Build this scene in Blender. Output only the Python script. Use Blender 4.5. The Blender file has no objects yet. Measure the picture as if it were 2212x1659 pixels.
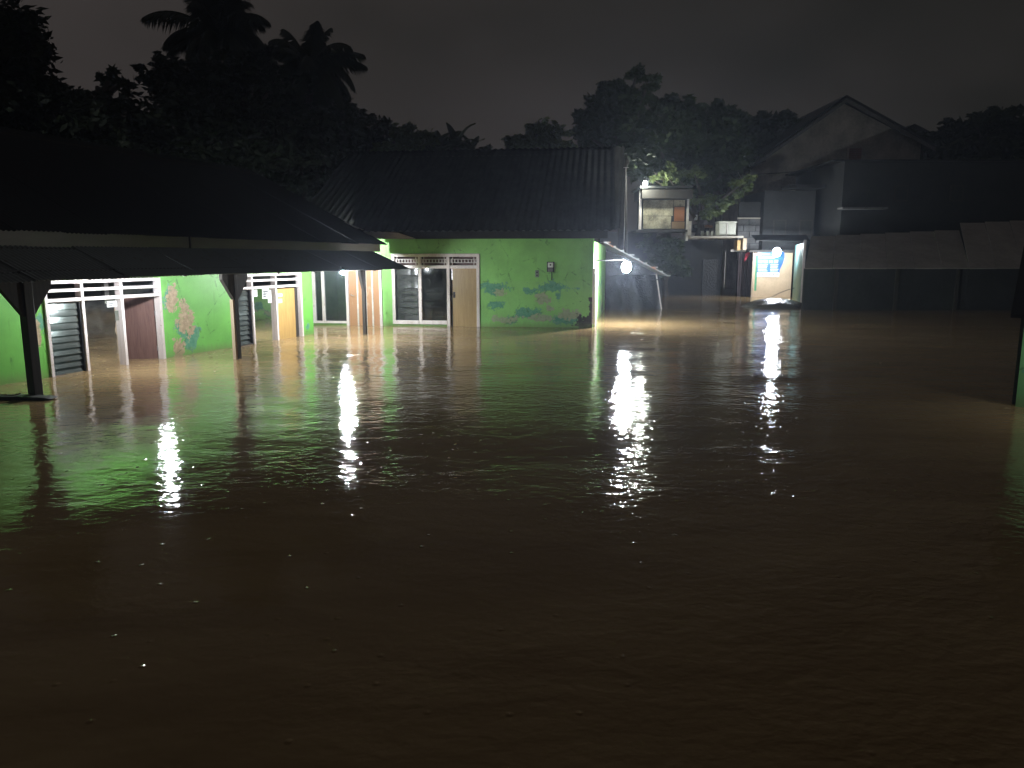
import bpy, math, random
import numpy as np
from mathutils import Vector, Matrix
random.seed(7); RNG = np.random.default_rng(7)
scene = bpy.context.scene
C = scene.collection
R = math.radians

# ------------------------------------------------------------------ camera, world, exposure
CAM_H = 1.83                      # metres above the flood water
PITCH = math.atan(269.5 / 1625)   # the camera looks a little down
cam_d = bpy.data.cameras.new('camera'); cam = bpy.data.objects.new('camera', cam_d); C.objects.link(cam)
cam.location = (0, 0, CAM_H); cam.rotation_euler = (R(90) - PITCH, 0, 0)
cam_d.sensor_width = 36; cam_d.lens = 1625 / 2212 * 36; cam_d.clip_start = .05; cam_d.clip_end = 1500
scene.camera = cam
scene.render.engine = 'CYCLES'
scene.cycles.use_denoising = True
scene.cycles.sample_clamp_indirect = 4
scene.cycles.max_bounces = 8
scene.cycles.volume_bounces = 0
scene.cycles.caustics_reflective = True
scene.view_settings.view_transform = 'Standard'; scene.view_settings.look = 'None'
scene.view_settings.exposure = 0; scene.view_settings.gamma = 1

SKY_GAIN = 1.3
LAMP_GAIN = 1.2
world = bpy.data.worlds.new('World'); scene.world = world; world.use_nodes = True
wt = world.node_tree; wt.nodes.clear()
def wn(t): return wt.nodes.new(t)
w_out = wn('ShaderNodeOutputWorld'); w_bg = wn('ShaderNodeBackground'); w_bg.inputs['Strength'].default_value = SKY_GAIN
w_tc = wn('ShaderNodeTexCoord'); w_map = wn('ShaderNodeMapping'); w_map.inputs['Scale'].default_value = (1, 1, 2.2)
w_map.inputs['Location'].default_value = (0.4, .2, .35)
w_no = wn('ShaderNodeTexNoise'); w_no.inputs['Scale'].default_value = 1.5; w_no.inputs['Detail'].default_value = 4; w_no.inputs['Roughness'].default_value = .45
w_cr = wn('ShaderNodeValToRGB'); e = w_cr.color_ramp
e.elements[0].position = .34; e.elements[0].color = (.0105, .0100, .0088, 1)
e.elements[1].position = .66; e.elements[1].color = (.0310, .0268, .0255, 1)
wt.links.new(w_tc.outputs['Generated'], w_map.inputs['Vector']); wt.links.new(w_map.outputs[0], w_no.inputs['Vector'])
wt.links.new(w_no.outputs['Fac'], w_cr.inputs[0]); wt.links.new(w_cr.outputs[0], w_bg.inputs['Color']); wt.links.new(w_bg.outputs[0], w_out.inputs[0])

# ------------------------------------------------------------------ pixel (2212 wide survey of the photo) -> place
def ray(px, py):
    v = Vector(((px - 1106) / 1625, 1.0, -(py - 829.5) / 1625))
    return Matrix.Rotation(-PITCH, 3, 'X') @ v
CO = Vector((0, 0, CAM_H))
def G(px, py, z=0.0):
    d = ray(px, py); return CO + d * ((z - CAM_H) / d.z)
def PY(px, py, Y):
    d = ray(px, py); return CO + d * (Y / d.y)
class Frame:                       # a vertical plane: s along it, n out of it (to the street), z up
    def __init__(s, a, b):
        s.o = Vector((a[0], a[1], 0)); s.u = (Vector((b[0], b[1], 0)) - s.o).normalized(); s.n = Vector((s.u.y, -s.u.x, 0))
    def w(s, p): return s.o + s.u * p[0] + s.n * p[1] + Vector((0, 0, p[2]))
    def hit(s, px, py, n=0.0):     # -> (s, z) on the plane at offset n
        d = ray(px, py); o = s.o + s.n * n; t = (o - CO).dot(s.n) / d.dot(s.n); q = CO + d * t
        return (q - s.o).dot(s.u), q.z
    def S(s, px, py, n=0.0): return s.hit(px, py, n)[0]
    @property
    def az(s): return math.atan2(s.u.y, s.u.x)
WORLD = Frame((0, 0), (1, 0)); WORLD.n = Vector((0, 1, 0))

# ------------------------------------------------------------------ mesh helpers
class MB:
    def __init__(s, fr=WORLD): s.v = []; s.f = []; s.fr = fr; s.uv = []
    def pt(s, p): s.v.append(s.fr.w(p)); s.uv.append((p[0], p[2])); return len(s.v) - 1
    def box(s, s0, s1, n0, n1, z0, z1):
        i = [s.pt((a, b, c)) for c in (z0, z1) for a, b in ((s0, n0), (s1, n0), (s1, n1), (s0, n1))]
        q = [(0, 3, 2, 1), (4, 5, 6, 7), (0, 1, 5, 4), (1, 2, 6, 5), (2, 3, 7, 6), (3, 0, 4, 7)]
        s.f += [tuple(i[k] for k in f) for f in q]; return s
    def prism(s, pts, n0, n1):     # pts (s,z) polygon extruded in n
        a = [s.pt((x, n0, z)) for x, z in pts]; b = [s.pt((x, n1, z)) for x, z in pts]; k = len(pts)
        s.f.append(tuple(a)); s.f.append(tuple(reversed(b)))
        for j in range(k): s.f.append((a[j], b[j], b[(j + 1) % k], a[(j + 1) % k]))
        return s
    def slab(s, p, q, r, t, th):   # four world/local corners, thickness th downward
        a = [s.pt(x) for x in (p, q, r, t)]; b = [s.pt((x[0], x[1], x[2] - th)) for x in (p, q, r, t)]
        s.f.append(tuple(a)); s.f.append(tuple(reversed(b)))
        for j in range(4): s.f.append((a[j], b[j], b[(j + 1) % 4], a[(j + 1) % 4]))
        return s
    def tube(s, pts, rad, seg=8):
        pts = [s.fr.w(p) for p in pts]; n = len(pts); rings = []
        if not hasattr(rad, '__len__'): rad = [rad] * n
        for i, p in enumerate(pts):
            t = (pts[min(i + 1, n - 1)] - pts[max(i - 1, 0)]).normalized()
            a = Vector((0, 0, 1)) if abs(t.z) < .9 else Vector((1, 0, 0))
            x = t.cross(a).normalized(); y = t.cross(x)
            rings.append([])
            for k in range(seg):
                an = 2 * math.pi * k / seg; q = p + (x * math.cos(an) + y * math.sin(an)) * rad[i]
                s.v.append(q); s.uv.append((k / seg, i)); rings[-1].append(len(s.v) - 1)
        for a, b in zip(rings, rings[1:]):
            for k in range(seg): s.f.append((a[k], a[(k + 1) % seg], b[(k + 1) % seg], b[k]))
        s.f.append(tuple(reversed(rings[0]))); s.f.append(tuple(rings[-1])); return s
    def ball(s, c, r, seg=12, rings=8, sz=1.0):
        c = s.fr.w(c); base = len(s.v)
        for i in range(rings + 1):
            th = math.pi * i / rings
            for k in range(seg):
                an = 2 * math.pi * k / seg
                s.v.append(c + Vector((r * math.sin(th) * math.cos(an), r * math.sin(th) * math.sin(an), r * sz * math.cos(th)))); s.uv.append((0, 0))
        for i in range(rings):
            for k in range(seg):
                a = base + i * seg + k; b = base + i * seg + (k + 1) % seg
                s.f.append((a, a + seg, b + seg, b))
        return s

def root_loc(o):
    while o.parent: o = o.parent
    return o.location.copy()
def mk_mesh(name, v, f, m, uv=None, smooth=False):
    me = bpy.data.meshes.new(name); me.from_pydata([tuple(p) for p in v], [], f)
    if m is not None: me.materials.append(m)
    if uv:
        l = me.uv_layers.new(name='UVMap'); idx = np.empty(len(me.loops), dtype=np.int32); me.loops.foreach_get('vertex_index', idx)
        l.data.foreach_set('uv', np.array(uv, dtype=np.float32)[idx].ravel())
    if smooth: me.polygons.foreach_set('use_smooth', [True] * len(me.polygons))
    me.update(); return me
def obj(name, mb, m, parent=None, smooth=False, label=None, kind=None, loc=None, bevel=0):
    off = root_loc(parent) if parent else Vector(loc or (0, 0, 0))
    me = mk_mesh(name, [p - off for p in mb.v], mb.f, m, mb.uv, smooth)
    o = bpy.data.objects.new(name, me); C.objects.link(o)
    if parent: o.parent = parent
    else: o.location = off
    if label: o['label'] = label
    if kind: o['kind'] = kind
    if bevel:
        bv = o.modifiers.new('bevel', 'BEVEL'); bv.width = bevel; bv.segments = 2; bv.limit_method = 'ANGLE'
    return o
def inst(name, me, parent, rot, wloc):   # a piece that shares its mesh
    o = bpy.data.objects.new(name, me); C.objects.link(o); o.parent = parent
    o.matrix_local = Matrix.Translation(Vector(wloc) - root_loc(parent)) @ rot.to_4x4(); return o
def thing(name, label, cat, loc, group=None):
    o = bpy.data.objects.new(name, None); C.objects.link(o); o.location = Vector(loc); o.empty_display_size = .3
    o['label'] = label; o['category'] = cat
    if group: o['group'] = group
    return o
def tag(o, label, cat, group=None):
    o['label'] = label; o['category'] = cat
    if group: o['group'] = group
    return o

# ------------------------------------------------------------------ material helpers
class NT:
    def __init__(s, name):
        s.m = bpy.data.materials.new(name); s.m.use_nodes = True; s.t = s.m.node_tree; s.t.nodes.clear()
        s.out = s.t.nodes.new('ShaderNodeOutputMaterial')
    def n(s, t, **k):
        x = s.t.nodes.new(t)
        for a, b in k.items(): setattr(x, a, b)
        return x
    def set(s, sock, v):
        if isinstance(v, bpy.types.NodeSocket): s.t.links.new(v, sock)
        elif isinstance(v, (tuple, list)) and len(v) == 3 and sock.type == 'RGBA': sock.default_value = (*v, 1)
        else: sock.default_value = v
    def math(s, op, a, b=None, c=None, clamp=False):
        x = s.n('ShaderNodeMath', operation=op, use_clamp=clamp)
        for i, v in enumerate((a, b, c)):
            if v is not None: s.set(x.inputs[i], v)
        return x.outputs[0]
    def mix(s, f, a, b):
        x = s.n('ShaderNodeMix', data_type='RGBA'); s.set(x.inputs[0], f); s.set(x.inputs[6], a); s.set(x.inputs[7], b); return x.outputs[2]
    def coord(s, w='Object'): return s.n('ShaderNodeTexCoord').outputs[w]
    def mapping(s, v, sc=(1, 1, 1), loc=(0, 0, 0), rot=(0, 0, 0)):
        x = s.n('ShaderNodeMapping'); s.set(x.inputs[0], v); x.inputs[1].default_value = loc; x.inputs[2].default_value = rot; x.inputs[3].default_value = sc; return x.outputs[0]
    def noise(s, v, sc, det=4, ro=.55, dist=0, col=False):
        x = s.n('ShaderNodeTexNoise'); s.set(x.inputs['Vector'], v); x.inputs['Scale'].default_value = sc; x.inputs['Detail'].default_value = det
        x.inputs['Roughness'].default_value = ro; x.inputs['Distortion'].default_value = dist; return x.outputs['Color' if col else 'Fac']
    def ramp(s, f, lo, hi, a=0., b=1.):
        x = s.n('ShaderNodeMapRange', interpolation_type='SMOOTHSTEP'); s.set(x.inputs[0], f)
        for i, v in ((1, lo), (2, hi), (3, a), (4, b)): x.inputs[i].default_value = v
        return x.outputs[0]
    def bump(s, h, st=.3, d=.01):
        x = s.n('ShaderNodeBump'); x.inputs['Strength'].default_value = st; x.inputs['Distance'].default_value = d; s.set(x.inputs['Height'], h); return x.outputs[0]
    def bsdf(s, col, rough=.6, metal=0, normal=None, spec=None, **k):
        x = s.n('ShaderNodeBsdfPrincipled'); s.set(x.inputs['Base Color'], col); s.set(x.inputs['Roughness'], rough); s.set(x.inputs['Metallic'], metal)
        if normal is not None: s.set(x.inputs['Normal'], normal)
        if spec is not None: s.set(x.inputs['Specular IOR Level'], spec)
        for a, b in k.items(): s.set(x.inputs[a.replace('_', ' ')], b)
        s.t.links.new(x.outputs[0], s.out.inputs['Surface']); return s.m
def simple(name, col, rough=.6, metal=0, var=.25, sc=6, bump=.15, bd=.004, spec=None, stretch=(1, 1, 1)):
    t = NT(name); v = t.mapping(t.coord(), sc=stretch); a = t.noise(v, sc, 5, .6); b = t.noise(v, sc * 7, 3, .6)
    f = t.math('ADD', t.math('MULTIPLY', a, .7), t.math('MULTIPLY', b, .3)); f = t.ramp(f, .3, .7)
    c = t.mix(f, tuple(x * (1 - var) for x in col), tuple(min(1, x * (1 + var)) for x in col))
    return t.bsdf(c, rough, metal, t.bump(b, bump, bd), spec)

def blob(t, vx, vy, cx, cz, rx, rz):
    a = t.math('DIVIDE', t.math('SUBTRACT', vx, cx), rx); b = t.math('DIVIDE', t.math('SUBTRACT', vy, cz), rz)
    return t.math('SUBTRACT', 1.0, t.math('SQRT', t.math('ADD', t.math('MULTIPLY', a, a), t.math('MULTIPLY', b, b))))
GREEN = (.165, .50, .085)
def wall_paint(name, bare=(), teal=(), stain=(), base=GREEN, upper_z=None, edge=.10, barecol=((.34, .25, .15), (.50, .38, .24)), wobk=1.0):
    """green wall paint, flaked off in places down to teal undercoat and bare plaster (blobs in wall metres)"""
    t = NT(name); uv = t.coord('UV'); sep = t.n('ShaderNodeSeparateXYZ'); t.set(sep.inputs[0], uv)
    nx = t.noise(uv, 3.2, 6, .62); ny = t.noise(uv, 11, 5, .7)
    streak = t.noise(t.mapping(uv, sc=(7, 1.1, 1)), 2.2, 4, .6)
    wob = t.math('ADD', t.math('MULTIPLY', t.math('SUBTRACT', nx, .5), 2.6 * wobk), t.math('ADD', t.math('MULTIPLY', t.math('SUBTRACT', ny, .5), 2.2 * wobk), t.math('MULTIPLY', t.math('SUBTRACT', streak, .5), .9)))
    def mask(bl):
        m = None
        for b in bl:
            d = blob(t, sep.outputs[0], sep.outputs[1], *b); m = d if m is None else t.math('MAXIMUM', m, d)
        if m is None: return 0.0
        return t.ramp(t.math('ADD', m, wob), .12, .12 + edge)
    g = t.noise(uv, 1.3, 5, .6); g2 = t.noise(uv, 40, 3, .7)
    c = t.mix(t.ramp(g, .3, .7), tuple(x * .86 for x in base), tuple(x * 1.1 for x in base))
    c = t.mix(t.ramp(t.noise(uv, 5, 6, .7), .56, .75, 0, .35), c, (base[0] * 1.5, base[1] * 1.08, base[2] * 1.9))
    if upper_z is not None:      # the lower part was repainted a paler coat: a visible roller edge
        e_ = t.math('ADD', sep.outputs[1], t.math('MULTIPLY', nx, .02)); up = t.ramp(e_, upper_z, upper_z + .02)
        c = t.mix(up, t.mix(.22, c, (.30, .56, .20)), c)
    mt = mask(teal); c = t.mix(mt, c, t.mix(t.ramp(ny, .35, .65), (.07, .26, .16), (.14, .36, .22)))
    mb_ = mask(bare); c = t.mix(mb_, c, t.mix(t.ramp(ny, .35, .65), *barecol))
    ms = mask(stain); c = t.mix(ms, c, (.028, .026, .02))
    grime = t.noise(t.mapping(uv, sc=(3.5, .6, 1), loc=(5, 2, 0)), 2.0, 6, .7); c = t.mix(t.ramp(grime, .54, .78, 0, .55), c, tuple(x * .42 for x in base))
    vc = t.n('ShaderNodeTexVoronoi', feature='DISTANCE_TO_EDGE'); t.set(vc.inputs['Vector'], t.mapping(t.math('ADD', 0, 0) if False else uv, sc=(1, 1.3, 1))); vc.inputs['Scale'].default_value = 1.1
    crack = t.math('MULTIPLY', t.ramp(t.math('ADD', vc.outputs['Distance'], t.math('MULTIPLY', t.math('SUBTRACT', ny, .5), .12)), .0, .012, 1, 0), t.ramp(nx, .48, .56)); c = t.mix(t.math('MULTIPLY', crack, .6), c, tuple(x * .3 for x in base))
    # dirt splashed up from the water
    dz = t.math('ADD', sep.outputs[1], t.math('MULTIPLY', streak, .22)); c = t.mix(t.ramp(dz, .10, .30, .55, 0), c, (.17, .20, .08))
    h = t.math('ADD', t.math('MULTIPLY', g, .5), t.math('MULTIPLY', g2, .12))
    if bare or teal: h = t.math('SUBTRACT', h, t.math('MULTIPLY', t.math('ADD', mt, mb_), .8))
    return t.bsdf(c, t.ramp(g2, .3, .7, .38, .62), 0, t.bump(h, .5, .006), .35)

M = {}
def frame_paint(name):
    t = NT(name); v = t.coord(); n1 = t.noise(v, 14, 6, .7); n2 = t.noise(t.mapping(v, sc=(1, 1, .3)), 5, 4, .6)
    c = t.mix(t.ramp(n2, .35, .7), (.74, .68, .66), (.60, .53, .50)); c = t.mix(t.ramp(n1, .60, .68, 0, .8), c, (.30, .22, .15))
    return t.bsdf(c, .5, 0, t.bump(n1, .3, .003))
def wood(name, a, b, rough=.42, sc=1.0):
    t = NT(name); v = t.mapping(t.coord(), sc=(9 * sc, 9 * sc, .55 * sc)); n = t.noise(v, 3.0, 6, .6, 1.2); n2 = t.noise(v, 14, 3, .6)
    c = t.mix(t.ramp(n, .3, .7), a, b); c = t.mix(t.ramp(n2, .55, .75, 0, .4), c, tuple(x * .6 for x in a))
    return t.bsdf(c, rough, 0, t.bump(n2, .25, .002))
M['frame'] = frame_paint('flaking_white_gloss_paint')
M['frame_teal'] = simple('teal_paint', (.08, .26, .25), .5)
M['ply'] = wood('yellow_plywood', (.40, .24, .075), (.50, .33, .12))
M['door_tan'] = wood('tan_door_veneer', (.33, .22, .095), (.41, .29, .14), .35)
M['maroon'] = wood('maroon_door_board', (.115, .058, .048), (.175, .095, .078), .55)
M['trim_dim'] = simple('dim_grey_trim', (.16, .16, .155), .8)
M['timber'] = wood('dark_timber', (.020, .018, .016), (.045, .038, .03), .7)
M['timber_pale'] = wood('pale_timber', (.36, .27, .18), (.46, .36, .26), .6)
M['dark_metal'] = simple('dark_metal', (.03, .03, .032), .45, .6)
M['steel'] = simple('bare_steel', (.45, .45, .46), .3, 1)
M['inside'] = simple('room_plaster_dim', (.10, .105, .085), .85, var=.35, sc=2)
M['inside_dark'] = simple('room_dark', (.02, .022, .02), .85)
M['fascia'] = simple('grey_fascia_board', (.58, .55, .50), .7, var=.25, sc=2.5, stretch=(.5, .5, 2))
M['black'] = simple('black_plastic', (.012, .012, .013), .5)
M['paper'] = simple('paper', (.72, .74, .72), .7, var=.08)
M['plaster_grey'] = simple('unpainted_plaster', (.42, .385, .33), .85, var=.35, sc=.9, bump=.3, bd=.02)
M['plaster_dark'] = simple('near_black_plaster', (.022, .023, .023), .85, var=.4, sc=.9)  # even near-black plaster colour
M['black_sheet'] = simple('black_tarpaulin', (.010, .011, .013), .5, var=.5, sc=2, bump=.8, bd=.05)
def translucent_board():
    t = NT('grey_translucent_board'); n = t.noise(t.mapping(t.coord(), sc=(.5, .5, 2)), 2.5, 5, .6); c = t.mix(n, (.40, .38, .34), (.60, .57, .52))
    d = t.n('ShaderNodeBsdfDiffuse'); t.set(d.inputs[0], c); l = t.n('ShaderNodeBsdfTranslucent'); t.set(l.inputs[0], c); m = t.n('ShaderNodeMixShader'); m.inputs[0].default_value = .15
    t.t.links.new(d.outputs[0], m.inputs[1]); t.t.links.new(l.outputs[0], m.inputs[2]); t.t.links.new(m.outputs[0], t.out.inputs[0]); return t.m
M['fascia_t'] = translucent_board()
def rust(name, base, amt=.5, col=(.16, .065, .025), rough=.5, metal=.3):
    t = NT(name); v = t.coord(); n = t.noise(v, 1.1, 7, .65); n2 = t.noise(t.mapping(v, sc=(1, 1, .2)), 9, 4, .6)
    f = t.ramp(t.math('ADD', t.math('MULTIPLY', n, .7), t.math('MULTIPLY', n2, .3)), amt, amt + .15)
    c = t.mix(f, base, t.mix(n2, col, tuple(x * 1.9 for x in col)))
    return t.bsdf(c, t.math('ADD', rough, t.math('MULTIPLY', f, .3)), metal, t.bump(n2, .2, .004))
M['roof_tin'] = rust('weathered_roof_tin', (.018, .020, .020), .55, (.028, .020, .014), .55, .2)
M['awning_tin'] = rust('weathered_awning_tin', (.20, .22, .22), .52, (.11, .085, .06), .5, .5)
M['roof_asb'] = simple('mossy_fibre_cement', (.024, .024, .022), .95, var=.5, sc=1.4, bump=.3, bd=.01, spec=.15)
M['zinc'] = rust('rusty_zinc_sheet', (.40, .41, .40), .5, (.28, .11, .04), .45, .4)
M['zinc_brown'] = rust('brown_stained_door_sheet', (.42, .22, .11), .55, (.40, .33, .24), .5, .1)
M['teal_sheet'] = rust('teal_painted_sheet', (.22, .42, .42), .6, (.32, .15, .06), .45, .1)
M['purple_board'] = wood('purple_brown_boards', (.065, .045, .052), (.11, .08, .088), .7)
M['bark'] = simple('bark', (.06, .05, .038), .9, sc=8, bump=.6, bd=.02)
M['tank'] = simple('dirty_white_plastic', (.62, .62, .54), .5, var=.15, sc=3)

def glass_mat(name, tint=(.75, .8, .78), refl=.9, dirt=.06, rg=.03):
    t = NT(name); v = t.coord(); fr = t.n('ShaderNodeFresnel'); fr.inputs['IOR'].default_value = 1.52
    tr = t.n('ShaderNodeBsdfTransparent'); t.set(tr.inputs[0], tint); gl = t.n('ShaderNodeBsdfGlossy'); gl.inputs['Roughness'].default_value = rg; t.set(gl.inputs[0], (refl,) * 3)
    n = t.noise(v, 3, 5, .7); t.set(gl.inputs['Normal'], t.bump(t.noise(v, 2.5, 2, .5), .12, .02))
    df = t.n('ShaderNodeBsdfDiffuse'); t.set(df.inputs[0], (.25, .26, .24))
    a = t.n('ShaderNodeMixShader'); t.set(a.inputs[0], t.math('MULTIPLY', fr.outputs[0], 1.0)); t.t.links.new(tr.outputs[0], a.inputs[1]); t.t.links.new(gl.outputs[0], a.inputs[2])
    b = t.n('ShaderNodeMixShader'); t.set(b.inputs[0], t.ramp(n, .35, .75, dirt * .3, dirt * 2)); t.t.links.new(a.outputs[0], b.inputs[1]); t.t.links.new(df.outputs[0], b.inputs[2])
    t.t.links.new(b.outputs[0], t.out.inputs[0]); return t.m
M['glass'] = glass_mat('window_glass'); M['louvre'] = glass_mat('louvre_glass', (.45, .5, .48), 1.0, .16, .11)
def bulb_mat(name, strength, col=(.90, .95, 1.0)):
    t = NT(name); e = t.n('ShaderNodeEmission'); t.set(e.inputs[0], col); e.inputs[1].default_value = strength
    t.t.links.new(e.outputs[0], t.out.inputs[0]); return t.m
def leaf_mat(name, a, b):
    t = NT(name); r = t.n('ShaderNodeObjectInfo'); g = t.n('ShaderNodeNewGeometry'); n = t.noise(t.coord(), .9, 3, .6)
    f = t.math('ADD', t.math('MULTIPLY', g.outputs['Random Per Island'], .6), t.math('MULTIPLY', n, .4)); c = t.mix(f, a, b)
    return t.bsdf(c, .6, 0, None, .25)
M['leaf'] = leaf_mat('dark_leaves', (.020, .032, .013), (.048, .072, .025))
M['leaf_unlit'] = leaf_mat('unlit_tone_leaves', (.008, .012, .006), (.020, .030, .012))  # darkened leaf copy, lack of light on the left trees put into colour
M['leaf_lit'] = leaf_mat('lit_tone_leaves', (.07, .10, .035), (.17, .21, .08))  # lightened leaf copy, light on the foliage put into colour
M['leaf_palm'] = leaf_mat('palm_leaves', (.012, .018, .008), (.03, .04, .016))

# ------------------------------------------------------------------ water and ground
def water_mat():
    t = NT('muddy_flood_water'); v = t.coord()
    p = t.mapping(v, sc=(1, 1, 1))
    patch = t.noise(t.mapping(v, sc=(.55, 1.0, 1), loc=(3, 7, 0)), .33, 3, .55)
    rough_patch = t.ramp(patch, .40, .66)
    a = t.noise(t.mapping(v, sc=(.75, 1.15, 1), rot=(0, 0, .35)), 4.2, 3, .5, .35)
    b = t.noise(t.mapping(v, sc=(.8, 1.2, 1), rot=(0, 0, -.3)), 13, 3, .5, .2)
    c = t.noise(v, 34, 2, .5)
    h = t.math('ADD', t.math('MULTIPLY', a, t.math('MULTIPLY_ADD', rough_patch, .0078, .0062)), t.math('MULTIPLY', b, t.math('MULTIPLY_ADD', rough_patch, .0062, .0024)))
    h = t.math('ADD', h, t.math('MULTIPLY', c, t.math('MULTIPLY', t.math('POWER', rough_patch, 2.0), .0012)))
    vo = t.n('ShaderNodeTexVoronoi', feature='F1', voronoi_dimensions='2D'); t.set(vo.inputs['Vector'], v); vo.inputs['Scale'].default_value = 3.6
    drop = t.ramp(vo.outputs['Distance'], .0, .08, 1, 0); sc_ = t.n('ShaderNodeSeparateColor'); t.set(sc_.inputs[0], vo.outputs['Color'])
    sy = t.n('ShaderNodeSeparateXYZ'); t.set(sy.inputs[0], v)
    h = t.math('MULTIPLY', h, t.ramp(t.math('ADD', sy.outputs[1], t.math('MULTIPLY', patch, 4.0)), 4.0, 9.0, .5, 1.0))
    h = t.math('ADD', h, t.math('MULTIPLY', drop, t.math('MULTIPLY', t.ramp(sc_.outputs[0], .45, 1.0), .0030)))
    n = t.bump(h, 1.0, 1.0)
    silt = t.noise(t.mapping(v, sc=(.5, 1.6, 1)), .8, 5, .6, .8)
    col = t.mix(t.ramp(silt, .3, .7), (.27, .176, .082), (.35, .24, .117))
    return t.bsdf(col, .05, 0, n, .5, IOR=1.333)
M['water'] = water_mat()
def make_water():
    rows, cols = 640, 460
    k = np.linspace(0, 1, rows); Y = np.where(k < .04, -12 + k / .04 * 13.5, 1.5 * (500 / 1.5) ** (((k - .04) / .96) ** 1.35))
    t = np.linspace(-1, 1, cols); t = .62 * t + .38 * t ** 3
    half = np.maximum(Y, 0) * 1.15 + 14
    Yg = np.repeat(Y[:, None], cols, 1); Xg = half[:, None] * t[None, :]
    Z = np.zeros_like(Xg); r = np.random.default_rng(3)
    env = .55 + .45 * np.sin(Xg * .31 + Yg * .17 + 1) * np.sin(Yg * .27 - Xg * .12)
    for i in range(46):
        lam = .42 * (6.0 ** r.random()); ang = R(90 + r.normal() * 38); kx, ky = math.cos(ang) * 2 * math.pi / lam, math.sin(ang) * 2 * math.pi / lam
        Z += (.0032 * lam / (2 * math.pi)) * np.sin(kx * Xg + ky * Yg + r.random() * 6.28) * (env if lam < 1.2 else 1)
    # eddies shed by the porch posts
    for (cx, cy, am) in ((-4.6, 15.6, .006), (-2.9, 13.6, .007), (-5.7, 9.6, .004), (12.2, 31.5, .02), (6.2, 27.0, .012)):
        d = np.hypot(Xg - cx, (Yg - cy) * .8); Z += am * np.sin(d * 9) * np.exp(-(d / 1.3) ** 2)
    Z *= np.exp(-np.maximum(Yg - 60, 0) / 30) * np.clip((Yg - 2) / 12, .15, 1)
    v = np.stack([Xg, Yg, Z], -1).reshape(-1, 3)
    i = np.arange(rows - 1)[:, None] * cols + np.arange(cols - 1)[None, :]
    f = np.stack([i, i + 1, i + cols + 1, i + cols], -1).reshape(-1, 4)
    me = bpy.data.meshes.new('water'); me.vertices.add(len(v)); me.vertices.foreach_set('co', v.ravel())
    me.loops.add(f.size); me.loops.foreach_set('vertex_index', f.ravel().astype(np.int32)); me.polygons.add(len(f))
    me.polygons.foreach_set('loop_start', np.arange(len(f), dtype=np.int32) * 4); me.polygons.foreach_set('loop_total', np.full(len(f), 4, dtype=np.int32))
    me.polygons.foreach_set('use_smooth', np.ones(len(f), dtype=bool)); me.update(calc_edges=True); me.validate(); me.materials.append(M['water'])
    o = bpy.data.objects.new('water', me); C.objects.link(o); o['kind'] = 'structure'
make_water()
g = MB(); g.slab((-700, -30, -1.4), (700, -30, -1.4), (700, 700, -1.4), (-700, 700, -1.4), .3)
obj('ground', g, simple('mud', (.16, .11, .06), .9), kind='structure')

# ------------------------------------------------------------------ lamps
def lamp(name, label, p, power, arm=None, group='bare bulbs lighting the porch', rad=.05, up=.0, col=(.90, .95, 1.0)):
    p = Vector(p); t = thing(name, label, 'lamp', p, group)
    obj('bulb', MB().ball(p, rad, 16, 10, 1.15), bulb_mat('lit_bulb', power * LAMP_GAIN / (math.pi * rad * rad), col), t, True)
    s = MB(); s.tube([p + Vector((0, 0, rad * 1.1)), p + Vector((0, 0, rad * 1.1 + .07))], rad * .5, 10); obj('socket', s, M['black'], t)
    top = p + Vector((0, 0, rad * 1.1 + .07))
    if arm is not None: obj('arm', MB().tube([top, Vector(arm)], .016, 8), M['dark_metal'], t)
    return t

# ------------------------------------------------------------------ corrugated sheets
def corr_mesh(name, width, length, period, amp, m, seg=6, rows=1):
    """sheet in local x (across, wavy) and y (down the slope from 0 to length), with real thickness"""
    nx = int(round(width / period * seg)) + 1; v = []; f = []
    for j in range(rows + 1):
        for i in range(nx):
            x = width * i / (nx - 1); z = amp * math.sin(2 * math.pi * x / period)
            v.append((x, length * j / rows, z))
    k = len(v); v += [(a, b, c - .003) for a, b, c in v]
    for j in range(rows):
        for i in range(nx - 1):
            a = j * nx + i; q = (a, a + 1, a + nx + 1, a + nx); f.append(q); f.append(tuple(x + k for x in reversed(q)))
    for j in (0, rows):
        for i in range(nx - 1):
            a = j * nx + i; f.append((a, a + k, a + k + 1, a + 1))
    for i in (0, nx - 1):
        for j in range(rows):
            a = j * nx + i; f.append((a, a + nx, a + nx + k, a + k))
    return mk_mesh(name, v, f, m, None, True)
def sheets(name, parent, fr, s0, s1, n_lo, z_lo, n_hi, z_hi, width, period, amp, m, zfun=None, jit=.006, seg=6):
    L = math.hypot(n_lo - n_hi, z_hi - z_lo); me = corr_mesh(name, width + period * .5, L, period, amp, m, seg)
    x = fr.u; y = ((fr.n * (n_hi - n_lo)) + Vector((0, 0, z_hi - z_lo))).normalized(); z = x.cross(y)
    rot = Matrix((x, y, z)).transposed(); n = int(math.ceil((s1 - s0) / width)); rr = random.Random(5)
    for i in range(n):
        s = s1 - (i + 1) * width
        dz = (zfun(s) if zfun else 0) + (i % 2) * .004 + rr.uniform(-jit, jit)
        if n_hi > n_lo and False: pass
        inst(name, me, parent, rot @ Matrix.Rotation(rr.uniform(-.004, .004), 3, 'Z'), fr.w((s, n_lo + rr.uniform(-jit, jit) * 2, z_lo + dz)))

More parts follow.
